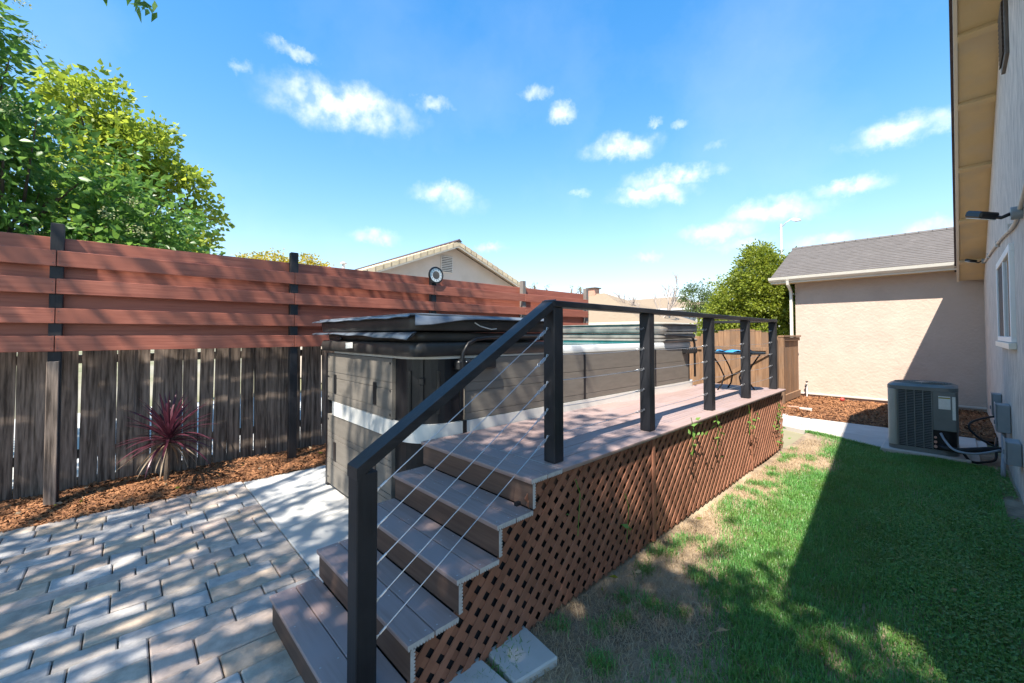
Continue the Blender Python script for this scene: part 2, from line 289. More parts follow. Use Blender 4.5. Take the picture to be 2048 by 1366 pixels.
M['leaf_yellow'] = leafmat('leaf_yellow', (.12,.20,.02), (.30,.37,.045), .55, .5)
M['leaf_hedge'] = leafmat('leaf_hedge', (.12,.17,.014), (.27,.31,.035), .42, .5)
M['leaf_gold'] = leafmat('leaf_gold', (.30,.26,.02), (.42,.36,.03), .5, .5)
M['leaf_con'] = leafmat('leaf_conifer', (.05,.09,.02), (.11,.15,.03), .3, .6)
M['blossom'] = leafmat('blossom', (.34,.38,.18), (.50,.52,.28), .3, .7)
M['grass'] = leafmat('grass_blade', (.065,.215,.045), (.19,.42,.11), .35, .38, 3.0, (.13,.24,.045))
M['clover'] = leafmat('clover_leaf', (.065,.19,.028), (.15,.31,.05), .3, .5, 2.2, (.17,.24,.06))
M['straw'] = leafmat('dry_grass', (.32,.23,.13), (.54,.42,.27), .2, .7)
M['cordy'] = leafmat('cordyline_leaf', (.045,.011,.020), (.14,.040,.058), .22, .32)
M['cordy_dry'] = leafmat('cordyline_dry_leaf', (.17,.13,.09), (.30,.22,.14), .15, .6)
M['bark'] = surf('bark', (.055,.04,.03), (.15,.115,.085), 8, .95, stretch=(3,3,.6), bump=.8, bdist=.01)
M['palebark'] = surf('pale_bark', (.28,.23,.20), (.42,.36,.32), 8, .9, bump=.3)
m, t, b = newmat('pool_water'); b.inputs['Base Color'].default_value = (.015,.33,.36,1); b.inputs['Roughness'].default_value = .06; b.inputs['IOR'].default_value = 1.33
n_ = t.nodes.new('ShaderNodeTexNoise'); n_.inputs['Scale'].default_value = 9; bp_ = t.nodes.new('ShaderNodeBump'); bp_.inputs['Strength'].default_value = .15; bp_.inputs['Distance'].default_value = .02; t.links.new(n_.outputs['Fac'], bp_.inputs['Height']); t.links.new(bp_.outputs[0], b.inputs['Normal']); M['water'] = m
m, t, b = newmat('window_glass'); b.inputs['Base Color'].default_value = (.10,.10,.095,1); b.inputs['Roughness'].default_value = .05; b.inputs['Specular IOR Level'].default_value = .8; M['glass'] = m
m, t, b = newmat('window_screen'); b.inputs['Base Color'].default_value = (.035,.038,.045,1); b.inputs['Roughness'].default_value = .7; M['screen'] = m
m, t, b = newmat('lamp_lens'); b.inputs['Base Color'].default_value = (.75,.74,.70,1); b.inputs['Roughness'].default_value = .25; M['lens'] = m
# ================================================================ THE SETTING
g = MB(); n = 24
g.add([(-900,-900,-.06),(900,-900,-.06),(900,900,-.06),(-900,900,-.06)], [(0,1,2,3)])
tag(g.build('ground', M['far_ground']), kind='structure')
def sheet(name, x0, x1, y0, y1, z, mat, nx=2, ny=2, fz=None, kind='structure'):
    xs = np.linspace(x0, x1, nx); ys = np.linspace(y0, y1, ny); V = np.array([(x, y, z+(fz(x, y) if fz else 0)) for y in ys for x in xs])
    F = np.array([(j*nx+i, j*nx+i+1, (j+1)*nx+i+1, (j+1)*nx+i) for j in range(ny-1) for i in range(nx-1)])
    return tag(link(name, npmesh(name, V, F, mat, True)), kind=kind)
def hsh(x, y, s=1.0): return math.sin(x*12.9*s+y*7.3*s)*.5+math.sin(x*5.1*s-y*9.7*s+1.3)*.5
sheet('lawn_ground', -1.72, .46, -3, 8.72, -.012, M['lawn_soil'], 40, 160, lambda x, y: .012*hsh(x, y, .5))
sheet('pale_yard_sheet', -12.9, -6.5, -12, 30, -.03, M['concrete'])  # pale sheet added beyond the fence to brighten the picket gaps
# paver patio ------------------------------------------------------
patio = sheet('patio', -5.5, 2.2, -4.5, .975, -.022, M['sand'])
rp = random.Random(5); pm = {}; xs_ = -5.485; np_ = 0
while xs_ < -1.5:
    w = rp.choice([.12, .18, .18, .24]); ys_ = .968; first = True      # courses run along the fence, stones staggered within each
    while ys_ > -2.6:
        h = rp.choice([.18, .24, .30, .38]) if not first else rp.choice([.12, .18, .24, .30]); first = False
        cx, cy = xs_+w/2, ys_-h/2; ys_ -= h
        if (cx > -2.64 and cy > .66) or cx < -5.55: continue
        if (w, h) not in pm: pm[(w, h)] = MB().cbox(-w/2+.0022, w/2-.0022, -h/2+.0034, h/2-.0034, -.05, 0, .007).mesh('paver', M['paver'])
        link('paver', pm[(w, h)], patio, (cx, cy, .006+rp.uniform(-.004, .004)), (rp.uniform(-.007, .007), rp.uniform(-.007, .007), rp.uniform(-.004, .004))); np_ += 1
    xs_ += w
# concrete slabs under the spa ---------------------------------------
pad = tag(link('concrete_pad', MB().box(-5.44, -2.0, 1.0, 7.6, -.12, -.02).mesh('concrete_pad', M['concrete'])), kind='structure')
MB().cbox(-5.45, -3.937, .972, 7.5, -.1, .006, .006).build('slab', M['concrete'], pad)
MB().cbox(-3.925, -2.72, .972, 7.5, -.1, .005, .006).build('slab', M['concrete'], pad)
# back walk and beds ---------------------------------------------------
walk = tag(MB().box(-2.6, .3, 8.75, 9.8, -.1, -.01).build('path', M['walk']), kind='structure')
MB().cbox(-3.2, -1.93, 8.72, 10.6, -.09, .012, .008).build('path_slab', M['walk'], walk)
MB().cbox(-1.92, .2, 8.72, 9.75, -.09, .012, .008).build('path_slab', M['walk'], walk)
MB().prism([(-2.32, 8.716), (-.76, 8.02), (.2, 8.02), (.2, 8.716)], 'z', -.08, .010).build('path_slab', M['walk'], walk)
bedL = sheet('mulch_bed', -6.75, -5.46, -4.5, 8, -.005, M['mulch'], 30, 200, lambda x, y: .05*min(1, max(0, (-5.46-x)/.35))+.018*hsh(x, y, .6))
bedR = sheet('mulch_bed', -2.95, .46, 9.7, 12.95, -.01, M['mulch'], 40, 40, lambda x, y: .05*min(1, max(0, (y-9.7)/.4))+.02*hsh(x, y, .6))
def chips(name, n, fx, lab):
    P = np.array([fx() for _ in range(n)]); L = rng.uniform(.012, .05, n); Wd = rng.uniform(.004, .012, n); a = rng.uniform(0, 2*np.pi, n); tl = rng.normal(0, .35, n)
    d = np.stack([np.cos(a)*np.cos(tl), np.sin(a)*np.cos(tl), np.sin(tl)], 1)*L[:, None]; s_ = np.stack([-np.sin(a), np.cos(a), rng.normal(0, .5, n)], 1)*Wd[:, None]; h = np.array([0, 0, 1])*.006
    V = np.stack([P-d-s_, P+d-s_*.6, P+d*.9+s_*.7, P-d+s_, P-d*.8+h, P+d*.8+h], 1).reshape(-1, 3); b0 = (np.arange(n)*6)[:, None]
    F = np.concatenate([b0+np.array([[0,1,5,4]]), b0+np.array([[1,2,5,5]])[:, :4], b0+np.array([[2,3,4,5]])], 0)
    F = F[[len(set(f)) == 4 for f in F]]
    return tag(link(name, npmesh(name, V, F, M['chip'])), lab, 'mulch', kind='stuff')
def fL():
    x = -5.44-abs(rng.normal(0, .5)) if rng.random() < .6 else rng.uniform(-6.6, -5.44); x = max(x, -6.6); y = rng.uniform(-2.2, 2.6)
    return (x+rng.normal(0, .01), y, .05*min(1, max(0, (-5.46-x)/.35))+.018*hsh(x, y, .6)+.006)
def fR():
    x = rng.uniform(-2.95, .42); y = rng.uniform(9.76, 12.85); return (x, y, .05*min(1, (y-9.7)/.4)+.02*hsh(x, y, .6)+.003)
chips('wood_chips', 16000, fL, 'brown shredded bark mulch along the foot of the weathered picket fence')
chips('wood_chips', 9000, fR, 'orange brown bark mulch between the walk and the tan stucco wall')
# ---------------------------------------------------------------- grass
def bare(x, y):      # 0 grass .. 1 bare earth
    e = .76+.20*math.sin(y*1.1+.2)+.16*hsh(x, y, .45)-.07*max(0, y-3.2)
    return min(1, max(0, (e-(x+1.70))/.30))
def blades(name, n, pick, hmin, hmax, w, mat, lab, lean=.5):
    P = []; 
    while len(P) < n:
        q = pick()
        if q is not None: P.append(q)
    P = np.array(P); k = len(P); a = rng.uniform(0, 2*np.pi, k); H = rng.uniform(hmin, hmax, k); ln = np.abs(rng.normal(lean, .3, k))
    d = np.stack([np.cos(a), np.sin(a), np.zeros(k)], 1); s_ = np.stack([-np.sin(a), np.cos(a), np.zeros(k)], 1)*(w*rng.uniform(.6, 1.3, k))[:, None]; z = np.array([0, 0, 1.])
    mid = P+d*(H*ln*.35)[:, None]+z*(H*.6)[:, None]; tip = P+d*(H*ln)[:, None]+z*(H*np.clip(1-.35*ln, .3, 1))[:, None]
    V = np.stack([P-s_, P+s_, mid-s_*.8, mid+s_*.8, tip], 1).reshape(-1, 3); b0 = (np.arange(k)*5)[:, None]
    F = np.concatenate([b0+np.array([[0,1,3]]), b0+np.array([[0,3,2]]), b0+np.array([[2,3,4]])], 0)
    return tag(link(name, npmesh(name, V, F, mat)), lab, 'grass', kind='stuff')
def ylim(x): return 8.70 if x < -2.3 else (8.69-.45*(x+2.32) if x < -.76 else 7.78)
def gz(x, y): return -.012+.012*hsh(x, y, .5)
def pick_lawn():
    y = .3+8.4*rng.random()**1.25; x = rng.uniform(-1.66, .30)
    if y > ylim(x): return None
    bb = bare(x, y)
    if bb > .05 and rng.random() < bb**.6*1.02: return None
    if x > -.25+.25*math.sin(y*1.7) and rng.random() < .3: return None
    return (x, y, gz(x, y))
blades('lawn_grass', 150000, pick_lawn, .025, .06, .0022, M['grass'], 'green mown lawn grass between the lattice and the house')
tc_ = [(rng.uniform(-1.62, -1.0), .9+6.5*rng.random()) for _ in range(70)]
def pick_tuft():
    c = tc_[rng.integers(len(tc_))]; x, y = c[0]+rng.normal(0, .035), c[1]+rng.normal(0, .04)
    return (x, y, gz(x, y)) if x > -1.64 else None
blades('grass_tufts', 8000, pick_tuft, .03, .075, .0022, M['grass'], 'loose green grass tufts on the bare earth by the lattice', .7)
def pick_straw():
    y = .4+7.5*rng.random()**1.2; x = rng.uniform(-1.64, -.3)
    return (x, y, gz(x, y)) if y < ylim(x) and rng.random() < bare(x, y)*.9+.012 else None
blades('dry_grass', 22000, pick_straw, .02, .05, .0015, M['straw'], 'dry straw coloured dead grass on the bare strip by the lattice', 1.4)
def pick_edge():
    x = rng.uniform(-1.75, -.72); y = ylim(x)-.02+rng.normal(0, .025); return (x, y, gz(x, y))
blades('edge_grass', 3000, pick_edge, .03, .07, .0022, M['grass'], 'longer grass fringe along the edge of the concrete walk', .6)
k = 52000; X = []; 
while len(X) < k:
    y = .4+7.6*rng.random()**1.2; x = rng.uniform(-.75, .40)
    if y < ylim(x) and rng.random() < min(1, max(0, (x+.50+.25*math.sin(y*1.7))/.5)) and not (x > .2 and math.sin(y*2.3) > .75): X.append((x, y, gz(x, y)+rng.uniform(.012, .04)))
X = np.array(X); a = rng.uniform(0, 6.28, k); R_ = rng.uniform(.005, .0105, k)[:, None]; tn = rng.normal(0, .3, (k, 2))
d = np.stack([np.cos(a), np.sin(a), tn[:, 0]], 1)*R_; s_ = np.stack([-np.sin(a), np.cos(a), tn[:, 1]], 1)*R_
V = np.stack([X-d, X+s_, X+d, X-s_], 1).reshape(-1, 3); F = (np.arange(k)*4)[:, None]+np.array([[0,1,2,3]])
tag(link('clover_cover', npmesh('clover_cover', V, F, M['clover'])), 'bright green clover ground cover along the foot of the house wall', 'ground cover', kind='stuff')
# ================================================================ LEFT FENCES
pf = thing('picket_fence', 'dark weathered wooden picket fence with light showing through its gaps', 'fence', (-6.3, 1.5, 0))
pks = []
for v in range(6):
    w = .138; b_ = MB(); seg = 8; pr = []
    rr = random.Random(v); ofs = [rr.uniform(-.0025, .0025) for _ in range(seg+1)]
    V = []; 
    for i in range(seg+1):
        z = 1.72*i/seg; dx = ofs[i]; V += [(-.009, -w/2+dx, z), (.009, -w/2+dx, z), (.009, w/2+dx*.3, z), (-.009, w/2+dx*.3, z)]
    Fs = []
    for i in range(seg):
        o = i*4
        for q in range(4): Fs.append((o+q, o+(q+1)%4, o+4+(q+1)%4, o+4+q))
    Fs += [(0,1,2,3), (seg*4, seg*4+1, seg*4+2, seg*4+3)]
    b_.add(V, Fs); pks.append(b_.mesh('picket', M['picket']))
y = -4.6; i = 0; rr = random.Random(21)
while y < 11.0:
    link('picket', pks[i % 6], pf, (rr.uniform(-.006, .006), y-1.5, -.02), (rr.uniform(-.012, .012), 0, rr.uniform(-.05, .05))); y += .138+rr.choice([.002, .005, .008, .010, .003]); i += 1
for z in (.35, 1.35): MB().cbox(-6.37, -6.33, -4.7, 11, z, z+.09).build('rail', M['picket'], pf)
sf = thing('slat_screen', 'tall screen of overlapping red stained boards on black posts', 'fence', (-5.9, 1.6, 0))
PY = [-2.6, -.505, 1.585, 3.70, 5.80, 7.88]
for i, y in enumerate(PY):
    mt = M['black_wood'] if i < 4 else M['grey_wood']  # last two posts grey, the others black
    MB().cbox(-5.945, -5.855, y-.045, y+.045, -.1, 2.725, .004).build('post', mt, sf)
MB().cbox(-5.853, -5.815, -.552, -.470, 0, 1.40, .004).build('sister_post', M['picket'], sf)
rows_f = [(2.46, 2.31), (2.19, 2.045), (1.907, 1.763), (1.643, 1.495)]; rows_b = [(2.60, 2.455), (2.335, 2.19), (2.055, 1.91), (1.785, 1.64)]
spans = [(-4.7, -2.6)]+list(zip(PY[:-1], PY[1:]))
for (a, c) in spans:
    for k_, (zt, zb) in enumerate(rows_f):
        bb_ = MB().cbox(-5.852, -5.832, a+.003, c-.003, zb, zt, .003)
        for yy_ in (a+.022, c-.022):
            for zz_ in (zb+.03, zt-.03): bb_.cbox(-5.8325, -5.8305, yy_-.004, yy_+.004, zz_-.004, zz_+.004, .001, 1)
        bb_.build('board', [M['red_board'], M['vent_dark']], sf)
    for k_, (zt, zb) in enumerate(rows_b):
        MB().cbox(-5.968, -5.948, a+.003, c-.003, zb, zt, .003).build('board', M['red_board'], sf)
# round dial
th = thing('dial_thermometer', 'round black dial thermometer with white ring mounted at the top of the red screen', 'thermometer', (-5.83, 3.707, 2.63))
MB().lathe((-5.829, 3.707, 2.63), [(.135, 0), (.14, .012), (.138, .03), (.118, .034), (.112, .022)], 40, 0, 'x').build('case', M['plastic'], th)
MB().lathe((-5.8295, 3.707, 2.63), [(.112, .0), (.112, .0245)], 40, 0, 'x').build('dial', M['white'], th)
MB().lathe((-5.829, 3.707, 2.63), [(.066, .0), (.066, .026)], 30, 0, 'x').build('dial_centre', M['vent_dark'], th)
tk = MB()
for q in range(12):
    a = q*math.pi/6; tk.obox((-5.803, 3.707+.078*math.cos(a), 2.63+.078*math.sin(a)), (-5.803, 3.707+.104*math.cos(a+.12), 2.63+.104*math.sin(a+.12)), .007, .003, (1, 0, 0))
tk.build('tick_marks', M['plastic'], th)
# ---------------------------------------------------------------- cordyline
cp = thing('cordyline_plant', 'burgundy spiky cordyline on a short bare stem against the picket fence', 'plant', (-5.92, .34, .04))
MB().tube([(-5.92, .335, 0), (-5.915, .34, .2), (-5.925, .345, .4), (-5.92, .345, .52)], [.028, .024, .021, .022], 10).build('stem', M['bark'], cp)
rl = random.Random(9)
def strap(mb, c, az, el0, L, w, droop):
    p = Vector(c); e = el0; n_ = 9; vs = []; side = Vector((-math.sin(az), math.cos(az), 0))
    for i in range(n_+1):
        tt = i/n_; ww = w*(.55+.9*tt if tt < .4 else .91*(1-((tt-.4)/.6)**1.8))+.0004
        upv = Vector((-math.cos(az)*math.sin(e), -math.sin(az)*math.sin(e), math.cos(e)))
        vs += [p-side*ww+upv*ww*.5, p, p+side*ww+upv*ww*.5]
        p = p+Vector((math.cos(az)*math.cos(e), math.sin(az)*math.cos(e), math.sin(e)))*(L/n_); e -= droop/n_
    fs = []
    for i in range(n_): o = i*3; fs += [(o, o+1, o+4, o+3), (o+1, o+2, o+5, o+4)]
    mb.add(vs, fs)
for q in range(74):
    el = math.radians(85-q*1.25+rl.uniform(-9, 9)); az = q*2.39996+rl.uniform(-.2, .2)
    lf = MB(); strap(lf, (-5.92, .345, .56-.0013*q), az, el, rl.uniform(.42, .56), rl.uniform(.013, .018), rl.uniform(.15, .8) if q < 45 else rl.uniform(.4, 1.3)); lf.build('leaf', M['cordy'], cp, True, False)
for q in range(16):
    lf = MB(); strap(lf, (-5.92, .345, .46), q*2.4+rl.uniform(-.3, .3), math.radians(rl.uniform(-35, 0)), rl.uniform(.34, .48), .011, rl.uniform(.5, 1.0)); lf.build('dry_leaf', M['cordy_dry'], cp, True, False)
# ================================================================ DECK AND STAIRS
RZ = math.radians(.9)
deck = thing('deck', 'raised mauve composite deck with open steps and brown lattice skirt', 'deck', (-1.61, 1.65, 0))
DT, TH = .85, .024
def flute(w, t, n=9):       # composite board cross-section with a scalloped underside, (u across, v up)
    p = [(-w/2, -t*.5), (-w/2, -.003), (-w/2+.003, 0), (w/2-.003, 0), (w/2, -.003), (w/2, -t*.5)]
    for i in range(n):
        u0_ = w/2-w*i/n; p += [(u0_-w/n*.18, -t), (u0_-w/n*.5, -t), (u0_-w/n*.82, -t)] if False else [(u0_-w/n*.25, -t), (u0_-w/n*.75, -t)]
        if i < n-1: p += [(u0_-w/n, -t*.62)]
    return p
def screw(mb, c, ax, m):
    for q in (0,):
        P = [(c[0]+.0045*math.cos(a), c[1]+(.0045*math.sin(a) if ax == 'z' else -.0006), c[2]+(.0008 if ax == 'z' else .0045*math.sin(a))) for a in np.linspace(0, 5.5, 8)]
        mb.add(P, [tuple(range(8))], m)
def boardx(name, x0, x1, yc, w, ztop, mat, par, t=.026):
    b_ = MB()
    for xs in (x0+.03, (x0*2+x1)/3, (x0+x1*2)/3, x1-.03):
        for dy in (-w*.3, w*.3): screw(b_, (xs+random.uniform(-.008, .008), yc+dy, ztop), 'z', 2)
    b_.prism([(yc+u, ztop+v) for (u, v) in flute(w, t)], 'x', x0, x1, 0, 1).build(name, [mat, M['cut_end'], M['screw']], par, False, False)
def riserx(x0, x1, y, zc, h, par):
    MB().prism([(y-v*-1 if False else y-v, zc+u) for (u, v) in flute(h, .024)], 'x', x0, x1, 0, 1).build('riser_board', [M['riser'], M['cut_end']], par)
SX0, SX1 = -2.69, -1.60
for s in range(1, 6):
    z = .17*s; yf = .64+.2525*(s-1)-.012
    xl = SX0 if s < 5 else -2.735
    boardx('tread_board', xl, SX1, yf+.066, .132, z, M['tread'], deck)
    boardx('tread_board', xl, SX1, yf+.132+.005+.064, .128, z, M['tread'], deck)
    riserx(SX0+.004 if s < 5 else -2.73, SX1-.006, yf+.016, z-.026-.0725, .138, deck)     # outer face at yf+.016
yb = .64+.2525*4-.012+.270
nb = 8; x0d, x1d = -2.735, -1.60; bw = (x1d-x0d)/nb
for i in range(nb):
    xc = x0d+(i+.5)*bw
    for (ya, yb_) in ((yb, 4.55+.0*i), (4.556, 7.03)):
        MB().prism([(xc+u, DT+v) for (u, v) in flute(bw-.005, .026)], 'y', ya, yb_, 0, 1).build('deck_board', [M['deckb'], M['cut_end']], deck)
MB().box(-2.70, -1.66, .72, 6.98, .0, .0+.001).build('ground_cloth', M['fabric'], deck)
for y in (1.8, 3.1, 4.4, 5.7, 6.9): MB().box(-2.7, -1.665, y-.02, y+.02, .68, .82).build('joist', M['riser'], deck)
MB().box(-1.70, -1.662, yb-.2, 7.0, .70, .822).build('rim_joist', M['riser'], deck)
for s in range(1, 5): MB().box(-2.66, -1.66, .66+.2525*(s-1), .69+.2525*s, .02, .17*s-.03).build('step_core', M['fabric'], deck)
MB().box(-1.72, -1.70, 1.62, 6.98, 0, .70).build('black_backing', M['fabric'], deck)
# lattice: two layers of slats clipped to the skirt outline
def inside(y, z):
    if z < .012 or y > 6.99: return False
    if y >= 1.645: return z < .815
    s = int((y-.66)/.2525)+1
    return y > .66 and z < .17*s-.032
def lattice(sign, xa):
    pitch = .110; k = -12
    while k < 90:
        y0 = .3+k*pitch; k += 1; st = None; step = .004; q = 0
        while q < 1.0:
            y = y0+sign*q; z = q; ins = inside(y, z)
            if ins and st is None: st = q
            if (not ins or q+step >= 1.0) and st is not None:
                if q-st > .03: MB().obox((xa, y0+sign*st, st), (xa, y0+sign*q, q), .041, .0065, (0, 1, -sign), 0, .001).build('lattice_slat', M['lattice'], deck)
                st = None
            q += step
lattice(-1, -1.648); lattice(1, -1.6405)
for y in (3.08, 5.55): MB().cbox(-1.637, -1.622, y-.02, y+.02, .01, .82, .003).build('lattice_batten', M['lattice'], deck)
deck.rotation_euler.z = RZ
# railing -------------------------------------------------------------
rail = thing('deck_railing', 'black stained wooden deck railing with thin steel cables and sloping stair rail', 'railing', (-1.61, 1.65, 0))
RX = -1.735; PYs = [1.985, 3.19, 4.52, 5.70, 6.93]
for y in PYs: MB().cbox(RX-.045, RX+.045, y-.045, y+.045, DT+.001, 1.822, .004).build('post', M['black_wood'], rail)
LPY = .742
MB().cbox(RX-.045, RX+.045, LPY-.045, LPY+.045, .171, 1.075, .004).build('post', M['black_wood'], rail)
MB().cbox(-2.66, -2.57, 6.885, 6.975, DT+.001, 1.822, .004).build('post', M['black_wood'], rail)
MB().obox((RX, 1.93, 1.843), (RX, 6.985, 1.843), .105, .04, (1, 0, 0), 0, .004).build('top_rail', M['black_rail'], rail)
MB().obox((RX-.05, 6.93, 1.8435), (-2.70, 6.93, 1.8435), .09, .038, (0, 1, 0), 0, .004).build('top_rail', M['black_rail'], rail)
MB().prism([(.694, 1.052), (1.955, 1.820), (1.955, 1.870), (.694, 1.102)], 'x', RX-.048, RX+.048).build('stair_rail', M['black_rail'], rail)
def turnb(mb, p, d):       # hook, ring and barrel of a cable tensioner, running from p along d
    p = Vector(p); d = Vector(d).normalized(); s_ = d.cross(Vector((1, 0, 0))).normalized()
    mb.tube([p-Vector((.0,0,0)), p+d*.012+s_*.012, p+d*.03], .0025, 5)
    for q in (-1, 1): mb.tube([p+d*.03, p+d*.042+s_*.008*q, p+d*.088+s_*.008*q, p+d*.10], .0022, 5)
    mb.tube([p+d*(.10+.012*math.cos(a)+.012)+s_*.010*math.sin(a) for a in np.linspace(0, 6.28, 9)], .0022, 5, cap=False)
    mb.tube([p+d*.124, p+d*.150], .0045, 6)
for i in range(5):
    zt = 1.69-.168*i; ph = (RX+.0, PYs[0]-.045, zt); zl = .965-.150*i if i < 5 else 0
    pl = (RX+.0, LPY+.045, max(.30, .965-.158*i)); d = Vector(pl)-Vector(ph)
    cb = MB().tube([ph, pl], .0024, 6).build('cable', M['cable'], rail)
    tb = MB(); turnb(tb, ph, d); tb.build('turnbuckle', M['cable'], cb)
    d.normalize(); cr = MB().tube([Vector(pl)-d*.075, Vector(pl)-d*.04], .005, 6); cr.tube([Vector(pl)-d*.04, Vector(pl)-d*.02+Vector((0,0,.008)), Vector(pl), Vector(pl)-d*.02-Vector((0,0,.008)), Vector(pl)-d*.04], .002, 5); cr.build('crimp', M['cable'], cb)
    for a in range(4):
        sag = .012 if i in (1, 3) else .004
        A = (RX, PYs[a]+.045, zt); B = (RX, PYs[a+1]-.045, zt+.006)
        pts = [Vector(A).lerp(Vector(B), q/6)-Vector((0, 0, sag*math.sin(math.pi*q/6))) for q in range(7)]
        cb = MB().tube(pts, .0022, 6).build('cable', M['cable'], rail)
        tb = MB(); turnb(tb, B, Vector(A)-Vector(B)); tb.build('turnbuckle', M['cable'], cb)
rail.rotation_euler.z = RZ
# ================================================================ SWIM SPA
spa = thing('swim_spa', 'long grey panelled swim spa with black corners and a white band', 'spa', (-3.78, 1.63, 0))
A0, A1, B0, B1, CR = -4.78, -2.78, 1.63, 6.60, .30
def rrect(x0, x1, y0, y1, r, n=8):
    p = []
    for (cx, cy, a0) in ((x1-r, y1-r, 0), (x0+r, y1-r, 90), (x0+r, y0+r, 180), (x1-r, y0+r, 270)):
        for i in range(n+1): a = math.radians(a0+90*i/n); p.append((cx+r*math.cos(a), cy+r*math.sin(a)))
    return p
MB().prism(rrect(A0+.02, A1-.02, B0+.02, B1-.02, CR-.02), 'z', .0, 1.455).build('cabinet_core', M['spa_black'], spa, False)
def band(z0, z1, o, r, mat, name, ycut=None):
    outp = rrect(A0-o, A1+o, B0-o, B1+o, r+o, 10); inn = rrect(A0+.015, A1-.015, B0+.015, B1-.015, r-.015, 10); n_ = len(outp); mb = MB()
    vs = [(x, y, z0) for x, y in outp]+[(x, y, z1) for x, y in outp]+[(x, y, z0) for x, y in inn]+[(x, y, z1) for x, y in inn]; fs = []
    for i in range(n_):
        j = (i+1) % n_; fs += [(i, j, n_+j, n_+i), (n_+i, n_+j, 3*n_+j, 3*n_+i), (2*n_+i, i, j, 2*n_+j)[::1]]
    return mb.add(vs, fs).build(name, mat, spa)
band(.797, .94, .022, CR, M['spa_white'], 'trim_band')
band(1.455, 1.472, .004, CR, M['spa_white'], 'rim_lip')
def panel(axis, fixed, a, b_, z0, z1, grooves):          # slab with recessed grooves; face looks to -y or +x
    zs = sorted([z0, z1]+[q for gz_ in grooves for q in (gz_-.003, gz_+.003)]); mb = MB()
    for i in range(len(zs)-1):
        gr = any(abs((zs[i]+zs[i+1])/2-gz_) < .002 for gz_ in grooves); d = .008 if gr else .014
        if axis == 'y': mb.cbox(a, b_, fixed-d, fixed+.03, zs[i], zs[i+1], .0015 if not gr else .0001)
        else: mb.cbox(fixed-.03, fixed+d, a, b_, zs[i], zs[i+1], .0015 if not gr else .0001)
    return mb.build('side_panel', M['spa_panel'], spa)
e1 = panel('y', B0, A0+.09, A1-.42, .945, 1.45, [1.25, 1.19, 1.02]); e2 = panel('y', B0, A0+.09, A1-.42, .05, .79, [.60, .545, .32, .27])
for (x, z) in ((-4.47, 1.13), (-3.52, 1.13), (-4.47, .42), (-3.52, .42)):
    v = MB().cbox(x-.035, x+.035, B0-.018, B0-.013, z-.10, z+.10, .004); v.cbox(x-.024, x+.024, B0-.021, B0-.0175, z-.085, z+.07, .003); v.build('vent_handle', M['plastic'], e1 if z > 1 else e2)
for (x, zz) in ((-4.66, (1.41, 1.2, .98, .74, .12)), (-3.225, (1.41, 1.18, .98, .74, .12))):
    for z in zz: MB().lathe((x, B0-.0175, z), [(.011, 0), (.011, .003)], 10).build('screw_cap', M['plastic'], e1) if False else MB().cbox(x-.010, x+.010, B0-.020, B0-.0135, z-.010, z+.010, .004).build('screw_cap', M['plastic'], e1)
MB().cbox(A0+.01, A0+.085, B0-.006, B0+.03, 0, 1.45, .004).build('corner_trim', M['spa_black'], spa)
yy = [2.05, 3.68, 5.25, 6.28]
for a in range(3):
    panel('x', A1, yy[a]+.004, yy[a+1]-.03, .945, 1.45, [1.25, 1.18, 1.0])
    MB().cbox(A1-.02, A1+.018, yy[a+1]-.028, yy[a+1]+.002, .945, 1.45, .003).build('panel_divider', M['spa_black'], spa)
MB().cbox(A1-.02, A1+.026, 2.02, 2.06, .79, .945, .003).build('band_joint', M['spa_black'], spa)
# recessed flutes and strap on the black corner
cs = math.sqrt(.5)
for da in (-70, -22):
    a = math.radians(da); px, py = A1-CR+(CR-.016)*math.cos(a), B0+CR+(CR-.016)*math.sin(a)
    MB().tube([(px, py, 1.02), (px, py, 1.36)], .014, 8).build('corner_flute', M['plastic'], spa)
a = math.radians(-48); px, py = A1-CR+(CR+.0)*math.cos(a), B0+CR+(CR+.0)*math.sin(a)
stp = MB().obox((px, py, 1.47), (px, py, 1.0), .028, .004, (-math.sin(a), math.cos(a), 0)).build('cover_strap', M['plastic'], spa)
MB().obox((px, py, 1.31), (px, py, 1.25), .045, .02, (-math.sin(a), math.cos(a), 0), 0, .006).build('strap_buckle', M['plastic'], stp)
# rim, water, interior
rimp = MB(); op = rrect(A0-.0, A1+.0, B0, B1, CR, 8); ip = rrect(A0+.20, A1-.20, B0+.25, B1-.25, .25, 8); nn = len(op)
vs = [(x, y, 1.473) for x, y in op]+[(x, y, 1.528) for x, y in op]+[(x*.992-.03, y*.994+.025, 1.534) for x, y in op]+[(x, y, 1.53) for x, y in ip]+[(x, y, 1.2) for x, y in ip]; fs = []
for q in range(4):
    for i in range(nn): j = (i+1) % nn; fs.append((q*nn+i, q*nn+j, (q+1)*nn+j, (q+1)*nn+i))
rimp.add(vs, fs).build('shell_rim', M['rim'], spa, True)
MB().add([(x, y, 1.5335) for x, y in ip], [tuple(range(nn))]).build('water', M['water'], spa)
